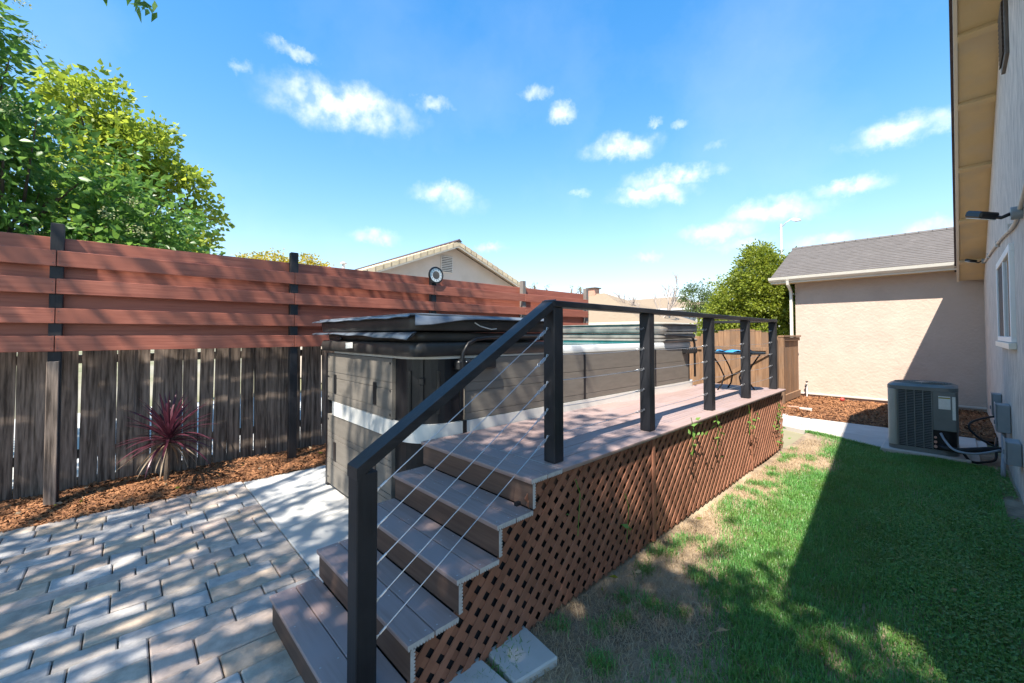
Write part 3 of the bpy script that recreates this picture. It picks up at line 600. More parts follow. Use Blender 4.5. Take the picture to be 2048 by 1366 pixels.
# cover lifters
def lifter(y0, s):
    x = A1+.045
    lf = MB().tube([(x, y0, 1.0), (x, y0, 1.40), (x+.005, y0+s*.01, 1.50), (x+.01, y0+s*.06, 1.575), (x+.01, y0+s*.14, 1.612), (x+.01, y0+s*.24, 1.622), (x+.01, y0+s*.98, 1.640)], .017, 10).build('cover_lifter', M['plastic'], spa, True)
    b_ = MB().cbox(A1+.004, A1+.07, min(y0-s*.05, y0+s*.36), max(y0-s*.05, y0+s*.36), 1.36, 1.44, .012); b_.lathe((x, y0, 1.355), [(.028, 0), (.03, .05), (.028, .095)], 14); b_.build('lifter_bracket', M['plastic'], lf)
    bo = MB()
    for q in range(5): bo.cbox(A1+.068, A1+.074, y0+s*(.03+.07*q)-.006, y0+s*(.03+.07*q)+.006, 1.425, 1.435, .002)
    bo.build('bolt_heads', M['cable'], lf)
lifter(1.99, 1); lifter(6.40, -1)
# folded covers -----------------------------------------------------------
def cover(name, lab, y0, y1, mats, seed, flip):
    t = thing(name, lab, 'spa cover', (-3.78, (y0+y1)/2, 1.545), 'folded spa covers')
    rr = random.Random(seed)
    def slab(z0, z1, gx, bulge, nm, mt):
        mb = MB(); nx, ny = 18, 14; vs = []; fs = []
        P = rrect(A0-gx, A1+gx, y0-gx, y1+gx*.2, .09, 5); n_ = len(P)
        for (ins, z) in ((.012, z0), (0, z0+.012), (-bulge, (z0+z1)/2), (0, z1-.012), (.014, z1)):
            for (x, y) in P:
                cx, cy = (A0+A1)/2, (y0+y1)/2; dx, dy = x-cx, y-cy; L = math.hypot(dx, dy); w_ = .003*math.sin(x*9+z*30)+.003*math.sin(y*11+z*17)
                vs.append((x-dx/L*(ins+w_), y-dy/L*(ins+w_), z+.004*math.sin(x*3.1+y*2.3)))
        for q in range(4):
            for i in range(n_): j = (i+1) % n_; fs.append((q*n_+i, q*n_+j, (q+1)*n_+j, (q+1)*n_+i))
        fs += [tuple(range(n_))[::-1], tuple(4*n_+i for i in range(n_))]
        return mb.add(vs, fs).build(nm, mt, t, True)
    def flap(z, out_, pts, mt, nm='flap'):
        mb = MB(); vs = []; fs = []; k = len(pts)
        for (x, y, ox, oy, dz) in pts: vs += [(x, y, z), (x+ox*.5, y+oy*.5, z-dz*.35+.004), (x+ox, y+oy, z-dz), (x+ox, y+oy, z-dz-.006), (x, y, z-.007)]
        for i in range(k-1):
            for q in range(4): a = i*5+q; fs.append((a, a+1, a+6, a+5))
        return mb.add(vs, fs).build(nm, mt, t, True, False)
    sk = slab(1.476 if not flip else 1.538, 1.585, .030, .016, 'skirt', mats[0])
    lo = slab(1.590, 1.665, -.02 if not flip else .0, .006, 'lower_panel', mats[1])
    up = slab(1.678, 1.795, .035, .004, 'upper_panel', mats[1])
    slab(1.796, 1.803, .05, .0, 'top_sheet', mats[2])
    if not flip:
        xs = np.linspace(A0-.05, A1+.03, 12)
        flap(1.800, 0, [(x, y0-.045, -.10 if i == 0 else 0, -.035-.008*math.sin(i*1.9), .014+.005*math.sin(i*2.3)) for i, x in enumerate(xs)], mats[2])
        flap(1.672, 0, [(x, y0-.01, -.12 if i == 0 else 0, -.06-.035*(i/11)**2-.01*math.sin(i*2.7), .012+.045*(i/11)**2+.006*math.sin(i*1.7)) for i, x in enumerate(xs)], mats[2])
        flap(1.801, 0, [(A1+.04, y, .05+.05*math.exp(-((y-y0)/.25)**2), -.06*math.exp(-((y-y0)/.2)**2), .02+.06*math.exp(-((y-y0)/.28)**2)) for y in np.linspace(y0-.03, y1-.05, 12)], mats[2])
        MB().obox((-4.02, y0-.052, 1.545), (-3.86, y0-.050, 1.552), .055, .003, (0, 0, 1)).build('sticker', M['paper'], sk)
        MB().cbox(-4.35, -4.20, y0-.04, y0-.01, 1.60, 1.63, .008).build('handle', M['plastic'], lo)
        hd = MB().tube([(A1+.045, 2.38, 1.615), (A1+.062, 2.40, 1.605), (A1+.062, 2.60, 1.605), (A1+.045, 2.62, 1.615)], .009, 6); hd.build('handle', M['vinyl_worn'], lo, True)
        MB().tube([(A1+.038, 2.13, 1.75), (A1+.05, 2.18, 1.72), (A1+.052, 2.30, 1.695), (A1+.05, 2.36, 1.70)], .005, 5).build('tie_cord', M['paper'], up)
    return t
cover('folded_spa_cover', 'dark vinyl spa cover folded flat with loose flaps, beside the steps', 1.60, 3.12, (M['vinyl'], M['vinyl'], M['vinyl_blue']), 1, False)
cover('folded_spa_cover', 'sun faded brown spa cover folded up at the gate end of the spa', 5.50, 6.58, (M['vinyl_worn'], M['vinyl_worn'], M['vinyl_worn']), 2, True)
# ================================================================ BACK GATE, SIDE PANEL
gt = thing('garden_gate', 'arched brown plank gate with diagonal brace behind the deck', 'gate', (-3.6, 11.12, 0))
x = -4.42; rr = random.Random(4)
while x < -2.84:
    t_ = (x+.07+3.63)/.79; zt = 1.60+.19*max(0, 1-t_*t_)
    MB().prism([(x, .06), (x+.137, .06), (x+.137, zt-.004), (x+.0685, zt), (x, zt-.004)], 'y', 11.11, 11.13).build('plank', M['cedar'], gt); x += .141
for z in (.30, 1.25): MB().cbox(-4.42, -2.84, 11.07, 11.108, z, z+.09).build('rail', M['cedar'], gt)
MB().obox((-4.36, 11.085, .34), (-2.90, 11.085, 1.28), .09, .036, (0, 0, 1)).build('brace', M['cedar'], gt)
bf = thing('plank_fence', 'brown plank fence joining the arched gate to the long picket fence', 'fence', (-5.4, 11.12, 0))
x = -6.3
while x < -4.5: MB().cbox(x, x+.137, 11.11, 11.13, .05, 1.60, .002).build('plank', M['cedar'], bf); x += .141
MB().cbox(-6.3, -4.44, 11.07, 11.108, 1.25, 1.34).build('rail', M['cedar'], bf); MB().cbox(-4.53, -4.44, 11.02, 11.11, 0, 1.66).build('post', M['cedar'], bf)
sp = thing('gate_panel', 'short golden wood fence panel between the gate and the stucco wall', 'fence', (-2.72, 11.7, 0))
MB().cbox(-2.79, -2.68, 11.03, 11.14, 0, 1.58, .005).build('post', M['cedar'], sp)
y = 11.15
while y < 12.45: MB().cbox(-2.75, -2.73, y, y+.137, .1, 1.53, .002).build('plank', M['cedar'], sp); y += .141
MB().cbox(-2.79, -2.67, 11.02, 12.6, 1.582, 1.62, .004).build('cap_rail', M['cedar'], sp); MB().cbox(-2.728, -2.69, 11.15, 12.55, .08, .24, .004).build('kick_board', M['cedar'], sp); MB().cbox(-2.728, -2.69, 11.15, 12.55, 1.49, 1.575, .004).build('top_rail', M['cedar'], sp)
# ================================================================ HOUSE (right) and GARAGE WING (back)
ho = thing('house', 'stucco house gable wall with deep tan eave beside the lawn', 'house', (.43, 7, 0))
RY, RZt, PM = 6.75, 5.74, .46
def roofz(y): return RZt-PM*abs(y-RY)
WX = .43
poly = [(1.65, -.1), (12.93, -.1), (12.93, roofz(12.93)-.27), (RY, RZt-.27), (1.65, roofz(1.65)-.27)]
MB().prism(poly, 'x', WX, 8.0).build('wall', M['stucco2'], ho)
RX0 = .055
for (ya, yb2) in ((RY, 12.72), (1.15, RY)):
    za, zb = roofz(ya), roofz(yb2)
    # roof deck slab
    MB().prism([(ya, za-.04), (yb2, zb-.04), (yb2, zb), (ya, za)], 'x', RX0-.03, 8.3).build('roof', M['roof_dark'], ho)
    MB().prism([(ya, za-.255), (yb2, zb-.255), (yb2, zb-.042), (ya, za-.042)], 'x', RX0, RX0+.035).build('fascia', M['fascia'], ho)
    MB().prism([(ya, za-.235), (yb2, zb-.235), (yb2, zb-.215), (ya, za-.215)], 'x', RX0+.036, WX+.02).build('soffit', M['cream'], ho)
for y in (12.0, 10.75, 9.5, 8.3, 7.3, 5.6, 4.4, 3.2, 2.0):
    z = roofz(y)-.235; a = math.atan(PM)*(1 if y < RY else -1); dy = Vector((0, math.cos(a), math.sin(a)))
    c0 = Vector((RX0+.037, y, z-.028)); c1 = Vector((WX, y, z-.028)); MB().obox(c0, c1, .09, .055, dy, 0, .003).build('lookout', M['cream'], ho)
va = thing
v = MB(); v.cbox(WX-.03, WX-.001, 6.45, 6.95, 4.48, 5.12, .004); vt = v.build('gable_vent', M['vent_dark'], ho)
for q in range(12): MB().obox((WX-.036, 6.49, 4.54+q*.047), (WX-.036, 6.91, 4.54+q*.047), .03, .006, (-.6, 0, -.8)).build('louver', M['vent_dark'], vt)
w = MB(); w.cbox(WX-.035, WX+.01, 6.60, 8.52, 2.50, 2.58, .004); w.cbox(WX-.035, WX+.01, 6.60, 8.52, 1.56, 1.62, .004); w.cbox(WX-.035, WX+.01, 6.60, 6.67, 1.62, 2.50, .004); w.cbox(WX-.035, WX+.01, 8.45, 8.52, 1.62, 2.50, .004); w.cbox(WX-.03, WX+.005, 7.52, 7.58, 1.62, 2.50, .004)
wn = w.build('window', M['white'], ho)
MB().box(WX-.012, WX-.008, 6.67, 7.52, 1.62, 2.50).build('pane', M['glass'], wn); MB().box(WX-.018, WX-.014, 7.58, 8.45, 1.62, 2.50).build('insect_screen', M['screen'], wn)
MB().cbox(WX-.055, WX-.001, 6.57, 8.55, 1.49, 1.556, .004).build('sill', M['gutter'], wn)
# garage wing
gw = thing('garage_wing', 'tan stucco garage wall with grey shingle roof and cream gutter', 'building', (-1.2, 12.9, 0))
MB().prism([(12.9, -.1), (12.9, 3.06), (14.9, 3.98), (16.9, 3.06), (16.9, -.1)], 'x', -2.85, WX+.4).build('wall', M['stucco'], gw)
gr = MB(); ns = 20; L0 = (12.58, 3.16); L1 = (14.9, 4.27)
for i in range(ns):          # shingle courses, each butt edge proud of the one above
    ya, za = L0[0]+(L1[0]-L0[0])*i/ns, L0[1]+(L1[1]-L0[1])*i/ns; yb3, zb3 = L0[0]+(L1[0]-L0[0])*(i+1)/ns, L0[1]+(L1[1]-L0[1])*(i+1)/ns
    xw = -3.32; rr = random.Random(i)
    while xw < 3.0:
        wd = rr.uniform(.16, .34); h = rr.uniform(.010, .017); x2 = min(xw+wd, 3.0)
        gr.add([(xw, ya-.004, za+h), (x2, ya-.004, za+h), (x2, yb3+.01, zb3+.003), (xw, yb3+.01, zb3+.003), (xw, ya-.004, za-.01), (x2, ya-.004, za-.01)], [(0,1,2,3), (4,5,1,0)]); xw = x2
gr.add([(-3.32, 14.9, 4.28), (3, 14.9, 4.28), (3, 17.36, 3.16), (-3.32, 17.36, 3.16), (-3.32, 12.58, 3.16)], [(0,1,2,3), (0,3,4)])
gro = gr.build('roof', M['shingle'], gw, False, False)
rc_ = MB(); x = -3.34
while x < 2.9: rc_.prism([(14.78, 4.235), (14.9, 4.30), (15.02, 4.235)], 'x', x, x+.27); x += .25
rc_.build('ridge_cap', M['shingle'], gro)
MB().cbox(-3.33, .40, 12.58, 12.60, 2.985, 3.155, .003).build('fascia', M['gutter'], gw)
MB().prism([(y_+.14, z_) for (y_, z_) in ((12.435, 3.14), (12.435, 3.03), (12.40, 3.03), (12.34, 3.075), (12.32, 3.14), (12.33, 3.14), (12.345, 3.085), (12.40, 3.045), (12.425, 3.045), (12.425, 3.14))], 'x', -3.36, .05).build('gutter', M['gutter'], gw)
MB().box(-3.3, .42, 12.60, 12.9, 2.985, 3.0).build('soffit', M['cream'], gw)
MB().prism([(12.60, 2.985), (12.60, 3.14), (14.9, 4.24), (14.9, 4.08)], 'x', -3.33, -3.30).build('bargeboard', M['gutter'], gw)
dsx = -2.93
MB().tube([(dsx, 12.50, 3.03), (dsx, 12.52, 2.95), (dsx, 12.66, 2.88), (dsx, 12.80, 2.80), (dsx+.0, 12.84, 2.70), (dsx, 12.85, 1.5), (dsx, 12.85, .1)], .038, 4).build('downspout', M['gutter'], gw)
MB().cbox(-2.87, WX, 12.86, 12.895, .10, .14, .004).build('weep_screed', M['conduit'], gw)
# ---------------------------------------------------------------- AC unit
ac = thing('air_conditioner', 'dark grey outdoor air conditioning unit on a concrete pad', 'air conditioner', (-.3, 8.25, 0))
MB().cbox(-.74, .12, 7.80, 8.72, -.05, .055, .01).build('pad', M['walk'], ac)
ax0, ax1, ay0, ay1 = -.665, .02, 7.86, 8.55
MB().prism(rrect(ax0+.02, ax1-.02, ay0+.02, ay1-.02, .10, 6), 'z', .06, .90).build('coil', M['ac_dark'], ac)
MB().prism(rrect(ax0, ax1, ay0, ay1, .12, 6), 'z', .056, .115).build('base_pan', M['ac'], ac)
tp = MB(); P1 = rrect(ax0-.005, ax1+.005, ay0-.005, ay1+.005, .13, 6); P2 = rrect(ax0+.05, ax1-.05, ay0+.05, ay1-.05, .11, 6); n_ = len(P1)
vs = [(x, y, .885) for x, y in P1]+[(x, y, .935) for x, y in P1]+[(x, y, .965) for x, y in P2]
fs = [(q*n_+i, q*n_+(i+1) % n_, (q+1)*n_+(i+1) % n_, (q+1)*n_+i) for q in range(2) for i in range(n_)]+[tuple(2*n_+i for i in range(n_))]
tp.add(vs, fs).build('top_cap', M['ac'], ac)
gl = MB(); cx, cy = (ax0+ax1)/2, (ay0+ay1)/2
for r_ in np.linspace(.06, .29, 9): gl.tube([(cx+r_*math.cos(a), cy+r_*math.sin(a), .972) for a in np.linspace(0, 6.2832, 25)], .004, 4, cap=False)
for q in range(8): a = q*math.pi/4; gl.tube([(cx, cy, .972), (cx+.29*math.cos(a), cy+.29*math.sin(a), .972)], .004, 4)
gl.lathe((cx, cy, .967), [(.07, 0), (.07, .01)], 16); gl.build('fan_grille', M['ac'], ac)
def corner(x, y, nm, mt):
    MB().prism(rrect(x-.055, x+.055, y-.055, y+.055, .05, 5), 'z', .115, .886).build(nm, mt, ac)
corner(ax0+.058, ay0+.058, 'corner_post', M['ac_lit']); corner(ax0+.058, ay1-.058, 'corner_post', M['ac_lit']); corner(ax1-.058, ay1-.058, 'corner_post', M['ac'])
for q in range(5): MB().cbox(ax0+.105+q*.083, ax0+.117+q*.083, ay0-.001, ay0+.02, .115, .886, .002).build('grille_bar', M['ac'], ac)
for q in range(4):
    s_ = MB()
    for j in range(34): zz = .135+j*.0222; s_.obox((ax0+.117+q*.083, ay0+.010, zz), (ax0+.188+q*.083, ay0+.010, zz), .016, .003, (0, -.8, -.6))
    s_.build('louver_bank', M['ac'], ac)
for q in range(6):
    s_ = MB()
    for j in range(34): zz = .135+j*.0222; s_.obox((ax0+.010, ay0+.12+q*.08, zz), (ax0+.010, ay0+.19+q*.08, zz), .016, .003, (-.8, 0, -.6))
    s_.cbox(ax0, ax0+.02, ay0+.108+q*.08, ay0+.118+q*.08, .115, .886, .002); s_.build('louver_bank', M['ac'], ac)
sv = MB().cbox(ax0+.45, ax1-.02, ay0-.003, ay0+.03, .375, .886, .006).build('service_panel', M['ac'], ac)
MB().prism(rrect(ax1-.10, ax1+.0, ay0+.0, ay0+.12, .048, 5), 'z', .375, .886).build('corner_post', M['ac'], ac)
MB().box(ax1-.18, ax1-.07, ay0-.0055, ay0-.0035, .66, .83).build('label', M['paper'], sv); MB().box(ax1-.055, ax1-.025, ay0-.0055, ay0-.0035, .53, .83).build('label', M['paper'], sv)
yl = MB().box(ax1-.178, ax1-.072, ay0-.0065, ay0-.0057, .80, .815).build('label_stripe', M['leaf_gold'], sv)
pp = MB(); pp.tube([(ax0+.50, ay0+.05, .17), (ax0+.54, ay0-.03, .16), (.02, ay0-.06, .155), (.25, 7.95, .19), (.42, 8.0, .21)], .035, 10); pp.build('line_set', M['rubber'], ac, True)
for (z, w_) in ((.16, .018), (.22, .016), (.28, .014)): MB().tube([(ax0+.47, ay0+.03, z), (ax0+.47, ay0-.015, z)], w_, 10).build('valve_cap', M['copper'], ac)
def hose(nm, pts, r, mt, par):
    P = [Vector(p) for p in pts]; q = []
    for i in range(len(P)-1):
        p0, p1, p2, p3 = P[max(i-1, 0)], P[i], P[i+1], P[min(i+2, len(P)-1)]
        for s_ in range(6):
            t_ = s_/6; q.append(.5*((2*p1)+(p2-p0)*t_+(2*p0-5*p1+4*p2-p3)*t_*t_+(3*p1-p0-3*p2+p3)*t_**3))
    q.append(P[-1]); return MB().tube(q, r, 8).build(nm, mt, par, True)
hose('whip_conduit', [(ax0+.52, ay0+.01, .34), (ax0+.56, ay0-.06, .26), (-.02, 7.72, .17), (.15, 7.72, .16), (.36, 7.86, .22)], .014, M['pvc'], ac)
hose('drain_hose', [(.05, 7.9, .12), (.12, 7.85, .03), (.24, 7.95, .03), (.33, 8.1, .06), (.34, 8.25, .2), (.36, 8.5, .26)], .015, M['rubber'], ac)
hose('whip_conduit', [(.40, 8.75, .52), (.30, 8.7, .50), (.14, 8.5, .44), (.12, 8.35, .36), (.22, 8.25, .26), (.34, 8.15, .2)], .014, M['rubber'], ac)
# electrical boxes
def ebox(lab, y0, y1, z0, z1, d):
    t_ = thing('electrical_box', lab, 'utility box', (WX, (y0+y1)/2, z0))
    b_ = MB().cbox(WX-d, WX-.004, y0, y1, z0, z1, .005).build('enclosure', M['elec'], t_)
    MB().cbox(WX-d-.008, WX-d-.0005, y0-.008, y1+.008, z0+.01, z1+.012, .003).build('cover', M['elec'], t_)
    MB().cbox(WX-d-.020, WX-d-.008, (y0+y1)/2-.012, (y0+y1)/2+.012, z0+.08, z0+.13, .003).build('latch', M['elec'], t_); return t_
ebox('small grey disconnect box on the house wall behind the conduit', 8.75, 8.95, .52, .82, .09)
e2_ = ebox('grey electrical box on the house wall above the upright conduit', 7.45, 7.68, .50, .82, .11)
MB().tube([(WX-.055, 7.56, .50), (WX-.055, 7.55, .30), (WX-.07, 7.45, .12), (WX-.075, 7.42, -.02)], .021, 10).build('conduit', M['pvc'], e2_, True)
ebox('pale grey box low on the house wall nearest the lawn', 6.35, 6.62, .36, .58, .10)
# floodlights and wall conduit
def flood(lab, y, z, big):
    t_ = thing('floodlight', lab, 'floodlight', (WX, y, z), 'floodlights on the house wall')
    s_ = 1.0 if big else .8
    MB().lathe((WX-.07*s_, y, z), [(.055*s_, 0), (.058*s_, .01), (.058*s_, .069*s_)], 16, 0, 'x').build('junction_box', M['elec'], t_)
    MB().tube([(WX-.07*s_, y, z), (WX-.12*s_, y+.02, z-.02), (WX-.19*s_, y+.05, z+.01)], .016*s_, 8).build('arm', M['plastic'], t_, True)
    hd = MB(); c = Vector((WX-.235*s_, y+.06, z+.035)); d = Vector((-.42, .62, .25)).normalized(); up_ = Vector((.25, -.1, 1)); up_ = (up_-d*up_.dot(d)).normalized(); sd = d.cross(up_)
    hd.obox(c-d*.09*s_, c+d*.09*s_, .15*s_, .065*s_, sd, 0, .014); h_ = hd.build('lamp_head', M['plastic'], t_)
    MB().obox(c-d*.08*s_-up_*.035*s_, c+d*.08*s_-up_*.035*s_, .12*s_, .008, sd, 0, .002).build('lens', M['lens'], h_)
    return t_
flood('black floodlight head on a blue grey wall box high by the window', 5.74, 2.72, True)
flood('small black floodlight under the eave corner where the garage roof meets the house', 11.75, 3.02, False)
cdp = thing('wall_conduit', 'painted conduit running along the house wall between the two floodlights', 'conduit', (WX, 7, 2.8))
hose('pipe', [(WX-.02, 4.6, 2.95), (WX-.02, 5.4, 2.80), (WX-.02, 6.2, 2.70), (WX-.02, 7.6, 2.80), (WX-.02, 9.4, 2.90), (WX-.02, 11.7, 3.0)], .016, M['conduit'], cdp)
for y in (6.6, 8.4, 10.4): MB().cbox(WX-.04, WX-.002, y-.012, y+.012, 2.70+.085*(y-6.2)/1.6-.02, 2.74+.085*(y-6.2)/1.6+.02, .003).build('strap', M['conduit'], cdp)
# tap by the wall, bricks, ball
tp_ = thing('garden_tap', 'thin white hose tap pipe beside the stucco wall', 'tap', (-2.60, 12.75, 0))
MB().tube([(-2.60, 12.75, 0), (-2.60, 12.75, .42)], .014, 8).build('riser_pipe', M['white'], tp_); MB().tube([(-2.60, 12.75, .36), (-2.60, 12.62, .36), (-2.60, 12.59, .30)], .016, 8).build('spout', M['plastic'], tp_, True); MB().lathe((-2.60, 12.75, .42), [(.012, 0), (.035, .012), (.035, .02), (.012, .03)], 12).build('handle', M['plastic'], tp_)
for (x, y, a, mt, l_) in ((-2.42, 10.62, .35, 'brick', 'red brick lying at the end of the mulch by the gate'), (-2.18, 10.55, .2, 'walk', 'grey block lying beside the red brick at the mulch edge')):
    o = MB().cbox(-.11, .11, -.05, .05, 0, .065, .006).mesh('loose_brick', M[mt]); q = link('loose_brick', o); q.location = (x, y, .02); q.rotation_euler.z = a; tag(q, l_, 'brick')
bl = MB(); bl.lathe((0, 0, 0), [(.045*math.sin(a)+.0005, -.045*math.cos(a)) for a in np.linspace(0, math.pi, 12)], 16); q = bl.build('ball', M['red'], None, True); q.location = (-1.83, 12.35, .11); tag(q, 'small red ball lying on the mulch by the stucco wall', 'ball')
# stepping stones at the lattice
for (x, y, w_, h_, a, l_) in ((-1.545, 1.49, .29, .27, -.12, 'grey concrete stepping block at the foot of the lattice with grass round it'), (-1.53, 1.18, .30, .28, .02, 'grey concrete block beside the bottom steps')):
    q = link('stepping_stone', MB().cbox(-w_/2, w_/2, -h_/2, h_/2, -.05, .035, .008).mesh('stepping_stone', M['concrete'])); q.location = (x, y, 0); q.rotation_euler.z = a; tag(q, l_, 'paving block')
# table on the deck
tb = thing('side_table', 'low black folding table with curved legs at the far end of the deck', 'table', (-2.15, 6.45, DT))
MB().lathe((-2.15, 6.40, 1.372), [(.37, 0), (.38, .008), (.38, .02), (.37, .026)], 32).build('table_top', M['plastic'], tb)
for (sx, sy) in ((-1, -1), (1, -1), (-1, 1), (1, 1)):
    MB().tube([(-2.15+sx*.26, 6.40+sy*.2, 1.37), (-2.15+sx*.16, 6.40+sy*.17, 1.2), (-2.15+sx*.10, 6.40+sy*.16, 1.05), (-2.15+sx*.13, 6.40+sy*.18, .93), (-2.15+sx*.18, 6.40+sy*.2, DT+.002)], .011, 8).build('leg', M['plastic'], tb, True)
tw = MB(); vs = []; fs = []
for i in range(9):
    for j in range(7): vs.append((-2.15+(i-4)*.05, 6.36+(j-3)*.05, 1.405+.018*math.sin(i*1.3+j*.9)+.012*math.sin(j*2.1)))
for i in range(8):
    for j in range(6): a = i*7+j; fs.append((a, a+7, a+8, a+1))
tw.add(vs, fs); tw.add([(v_[0], v_[1], 1.3985) for v_ in vs], fs); tag(tw.build('folded_towel', M['blue'], None, True, False), 'bright blue cloth heaped on the low black table', 'towel')
# ================================================================ FOLIAGE
def leaves(P, D, size, asp, fold=.25):      # P (n,3) positions, D (n,3) directions; 6-vertex folded leaf
    n = len(P); D = D/np.linalg.norm(D, axis=1)[:, None]; rv = rng.normal(size=(n, 3)); s_ = np.cross(D, rv); s_ /= np.linalg.norm(s_, axis=1)[:, None]; nrm = np.cross(D, s_)
    L = (size*rng.uniform(.65, 1.25, n))[:, None]; w_ = L*asp*.5
    V = np.stack([P, P+D*L*.38+s_*w_-nrm*w_*fold*-1, P+D*L*.40, P+D*L*.38-s_*w_+nrm*w_*fold, P+D*L-nrm*L*.12], 1).reshape(-1, 3); b0 = (np.arange(n)*5)[:, None]
    F = np.concatenate([b0+np.array([[0,2,1]]), b0+np.array([[0,3,2]]), b0+np.array([[1,2,4]]), b0+np.array([[2,3,4]])], 0)
    return V, F
def crown_points(blobs, nclump, per, rad, shell=.55):
    C = []; vol = np.array([b_[3]*b_[4]*b_[5] for b_ in blobs]); vol = vol**.8; vol /= vol.sum()
    for i in rng.choice(len(blobs), nclump, p=vol):
        b_ = blobs[i]; d = rng.normal(size=3); d /= np.linalg.norm(d); r_ = (shell+(1-shell)*rng.random()**.6)*(rng.uniform(.80, 1.08) if rng.random() < .85 else rng.uniform(1.05, 1.22))
        C.append((b_[0]+d[0]*b_[3]*r_, b_[1]+d[1]*b_[4]*r_, b_[2]+d[2]*b_[5]*r_, *d))
    C = np.array(C); P = np.repeat(C, per, 0); off = np.clip(rng.normal(size=(len(P), 3)), -1.9, 1.9)*rad*np.array([1, 1, .7]); pos = P[:, :3]+off
    D = P[:, 3:]*.6+off/rad*.5+rng.normal(size=(len(P), 3))*.45+np.array([0, 0, -.35]); return pos, D, C
def limbs(mb, base, C, r0_, n, up=.6):
    base = Vector(base)
    for i in rng.choice(len(C), min(n, len(C)), replace=False):
        e = Vector(C[i, :3]); s_ = base+Vector((0, 0, rng.uniform(-.3, .5)*up)); mid = s_.lerp(e, .5)+Vector((rng.normal()*.12, rng.normal()*.12, .18)); r_ = r0_*rng.uniform(.3, .7)
        mb.tube([s_, s_.lerp(mid, .5)+Vector((0, 0, .06)), mid, e], [r_, r_*.75, r_*.5, r_*.12], 5, cap=False)
def tree(name, lab, base, h, blobs, nclump, per, rad, leaf, size, asp, trunk_r=.12, nl=30, group=None, filt=None, extra=None, bark='bark', cat='tree'):
    t_ = thing(name, lab, cat, base, group)
    pos, D, C = crown_points(blobs, nclump, per, rad)
    if filt is not None: k_ = filt(pos); pos, D = pos[k_], D[k_]
    V, F = leaves(pos, D, size, asp); o = link('crown', npmesh('crown', V, F, M[leaf]), t_); o.matrix_parent_inverse = t_.matrix_basis.inverted()
    mb = MB(); b_ = Vector(base); mb.tube([b_+Vector((0, 0, -.1)), b_+Vector((.03, .02, h*.5)), b_+Vector((0, .05, h))], [trunk_r*1.25, trunk_r, trunk_r*.7], 10)
    if filt is not None: C = C[filt(C[:, :3])]
    limbs(mb, b_+Vector((0, .05, h*.95)), C, trunk_r*.6, nl); mb.build('trunk', M[bark], t_, True)
    if extra is not None:
        pos, D = extra; V, F = leaves(pos, D, .03, .8); o = link('blossom', npmesh('blossom', V, F, M['blossom']), t_); o.matrix_parent_inverse = t_.matrix_basis.inverted()
    return t_
b1 = [(-8.9, -2.2, 4.3, 1.5, 1.25, 2.3), (-8.7, -1.1, 3.5, 1.2, 1.15, 1.2), (-8.5, -.1, 3.1, .9, .85, .85), (-8.9, -2.3, 6.0, 1.2, 1.0, 1.1), (-8.6, .45, 2.85, .6, .55, .6), (-8.6, -1.0, 2.5, 1.1, 1.5, .6)]
ps, Ds, Cs = crown_points(b1, 110, 60, .06, .85)
tree('privet_tree', 'large dark green broadleaf tree with pale blossom rising behind the red screen', (-9.0, -1.5, 0), 2.4, b1, 500, 44, .16, 'leaf_dark', .13, .5, .13, 110, None, None, (ps, Ds))
b2 = [(-11.5, -.65, 6.0, .8, .65, .75), (-11.4, .05, 5.35, 1.0, .75, .8), (-11.3, .75, 4.75, .8, .5, .6), (-11.2, 1.1, 4.15, .6, .4, .45), (-11.3, .6, 3.5, 1.0, .7, .5), (-11.6, -.4, 4.6, 1.2, 1.0, .9)]
tree('maple_tree', 'sunlit yellow green maple standing behind the dark broadleaf tree', (-11.6, 0, 0), 3.4, b2, 300, 44, .14, 'leaf_yellow', .11, .85, .12, 90)
# shade tree behind the viewpoint: its crown throws the dappled shade over steps, patio and screen
def notinview(P):
    v_ = P-CAM; fw = v_@FW; x = v_@RT; u_ = v_@UP; y_px = CYP-FPX*u_/np.maximum(fw, .01); x_px = 1024+FPX*x/np.maximum(fw, .01)
    hide = (fw > 0) & (y_px > -60) & (x_px > -80) & (x_px < 2130)
    return ~hide
k = 5.6
def shade(gx, gy, kz): return (gx+.40*kz, gy-kz, 1.55*kz)
bs = []
for (gx, gy, kz, rx, ry, rz) in ((-4.6, .2, 5.0, 1.1, 1.0, .9), (-2.4, .8, 5.0, 1.5, 1.3, .9), (-1.4, 1.9, 4.8, 1.1, 1.1, .8), (-.9, .5, 4.6, 1.4, 1.4, .9), (-.4, 1.9, 4.8, 1.1, 1.2, .8), (.3, 1.2, 4.6, 1.2, 1.4, .8), (-2.8, 2.6, 5.6, 1.3, 1.2, .9), (-6.2, 2.4, 5.6, 1.0, 1.0, .9), (-7.2, .2, 5.2, .9, 1.0, .9), (-.7, 1.5, 4.7, 1.0, 1.0, .7), (-4.8, 4.3, 6.2, 1.2, 1.0, .8), (-7.4, 5.2, 6.4, 1.2, 1.0, .9), (-3.2, -1.6, 4.8, 1.5, 1.1, .9)):
    c_ = shade(gx, gy, kz); bs.append((*c_, rx, ry, rz))
tree('shade_tree', 'tall leafy shade tree overhanging the patio from behind', (-1.8, -5.4, 0), 5.2, bs, 425, 72, .26, 'leaf_shade', .14, .58, .2, 60, None, notinview)
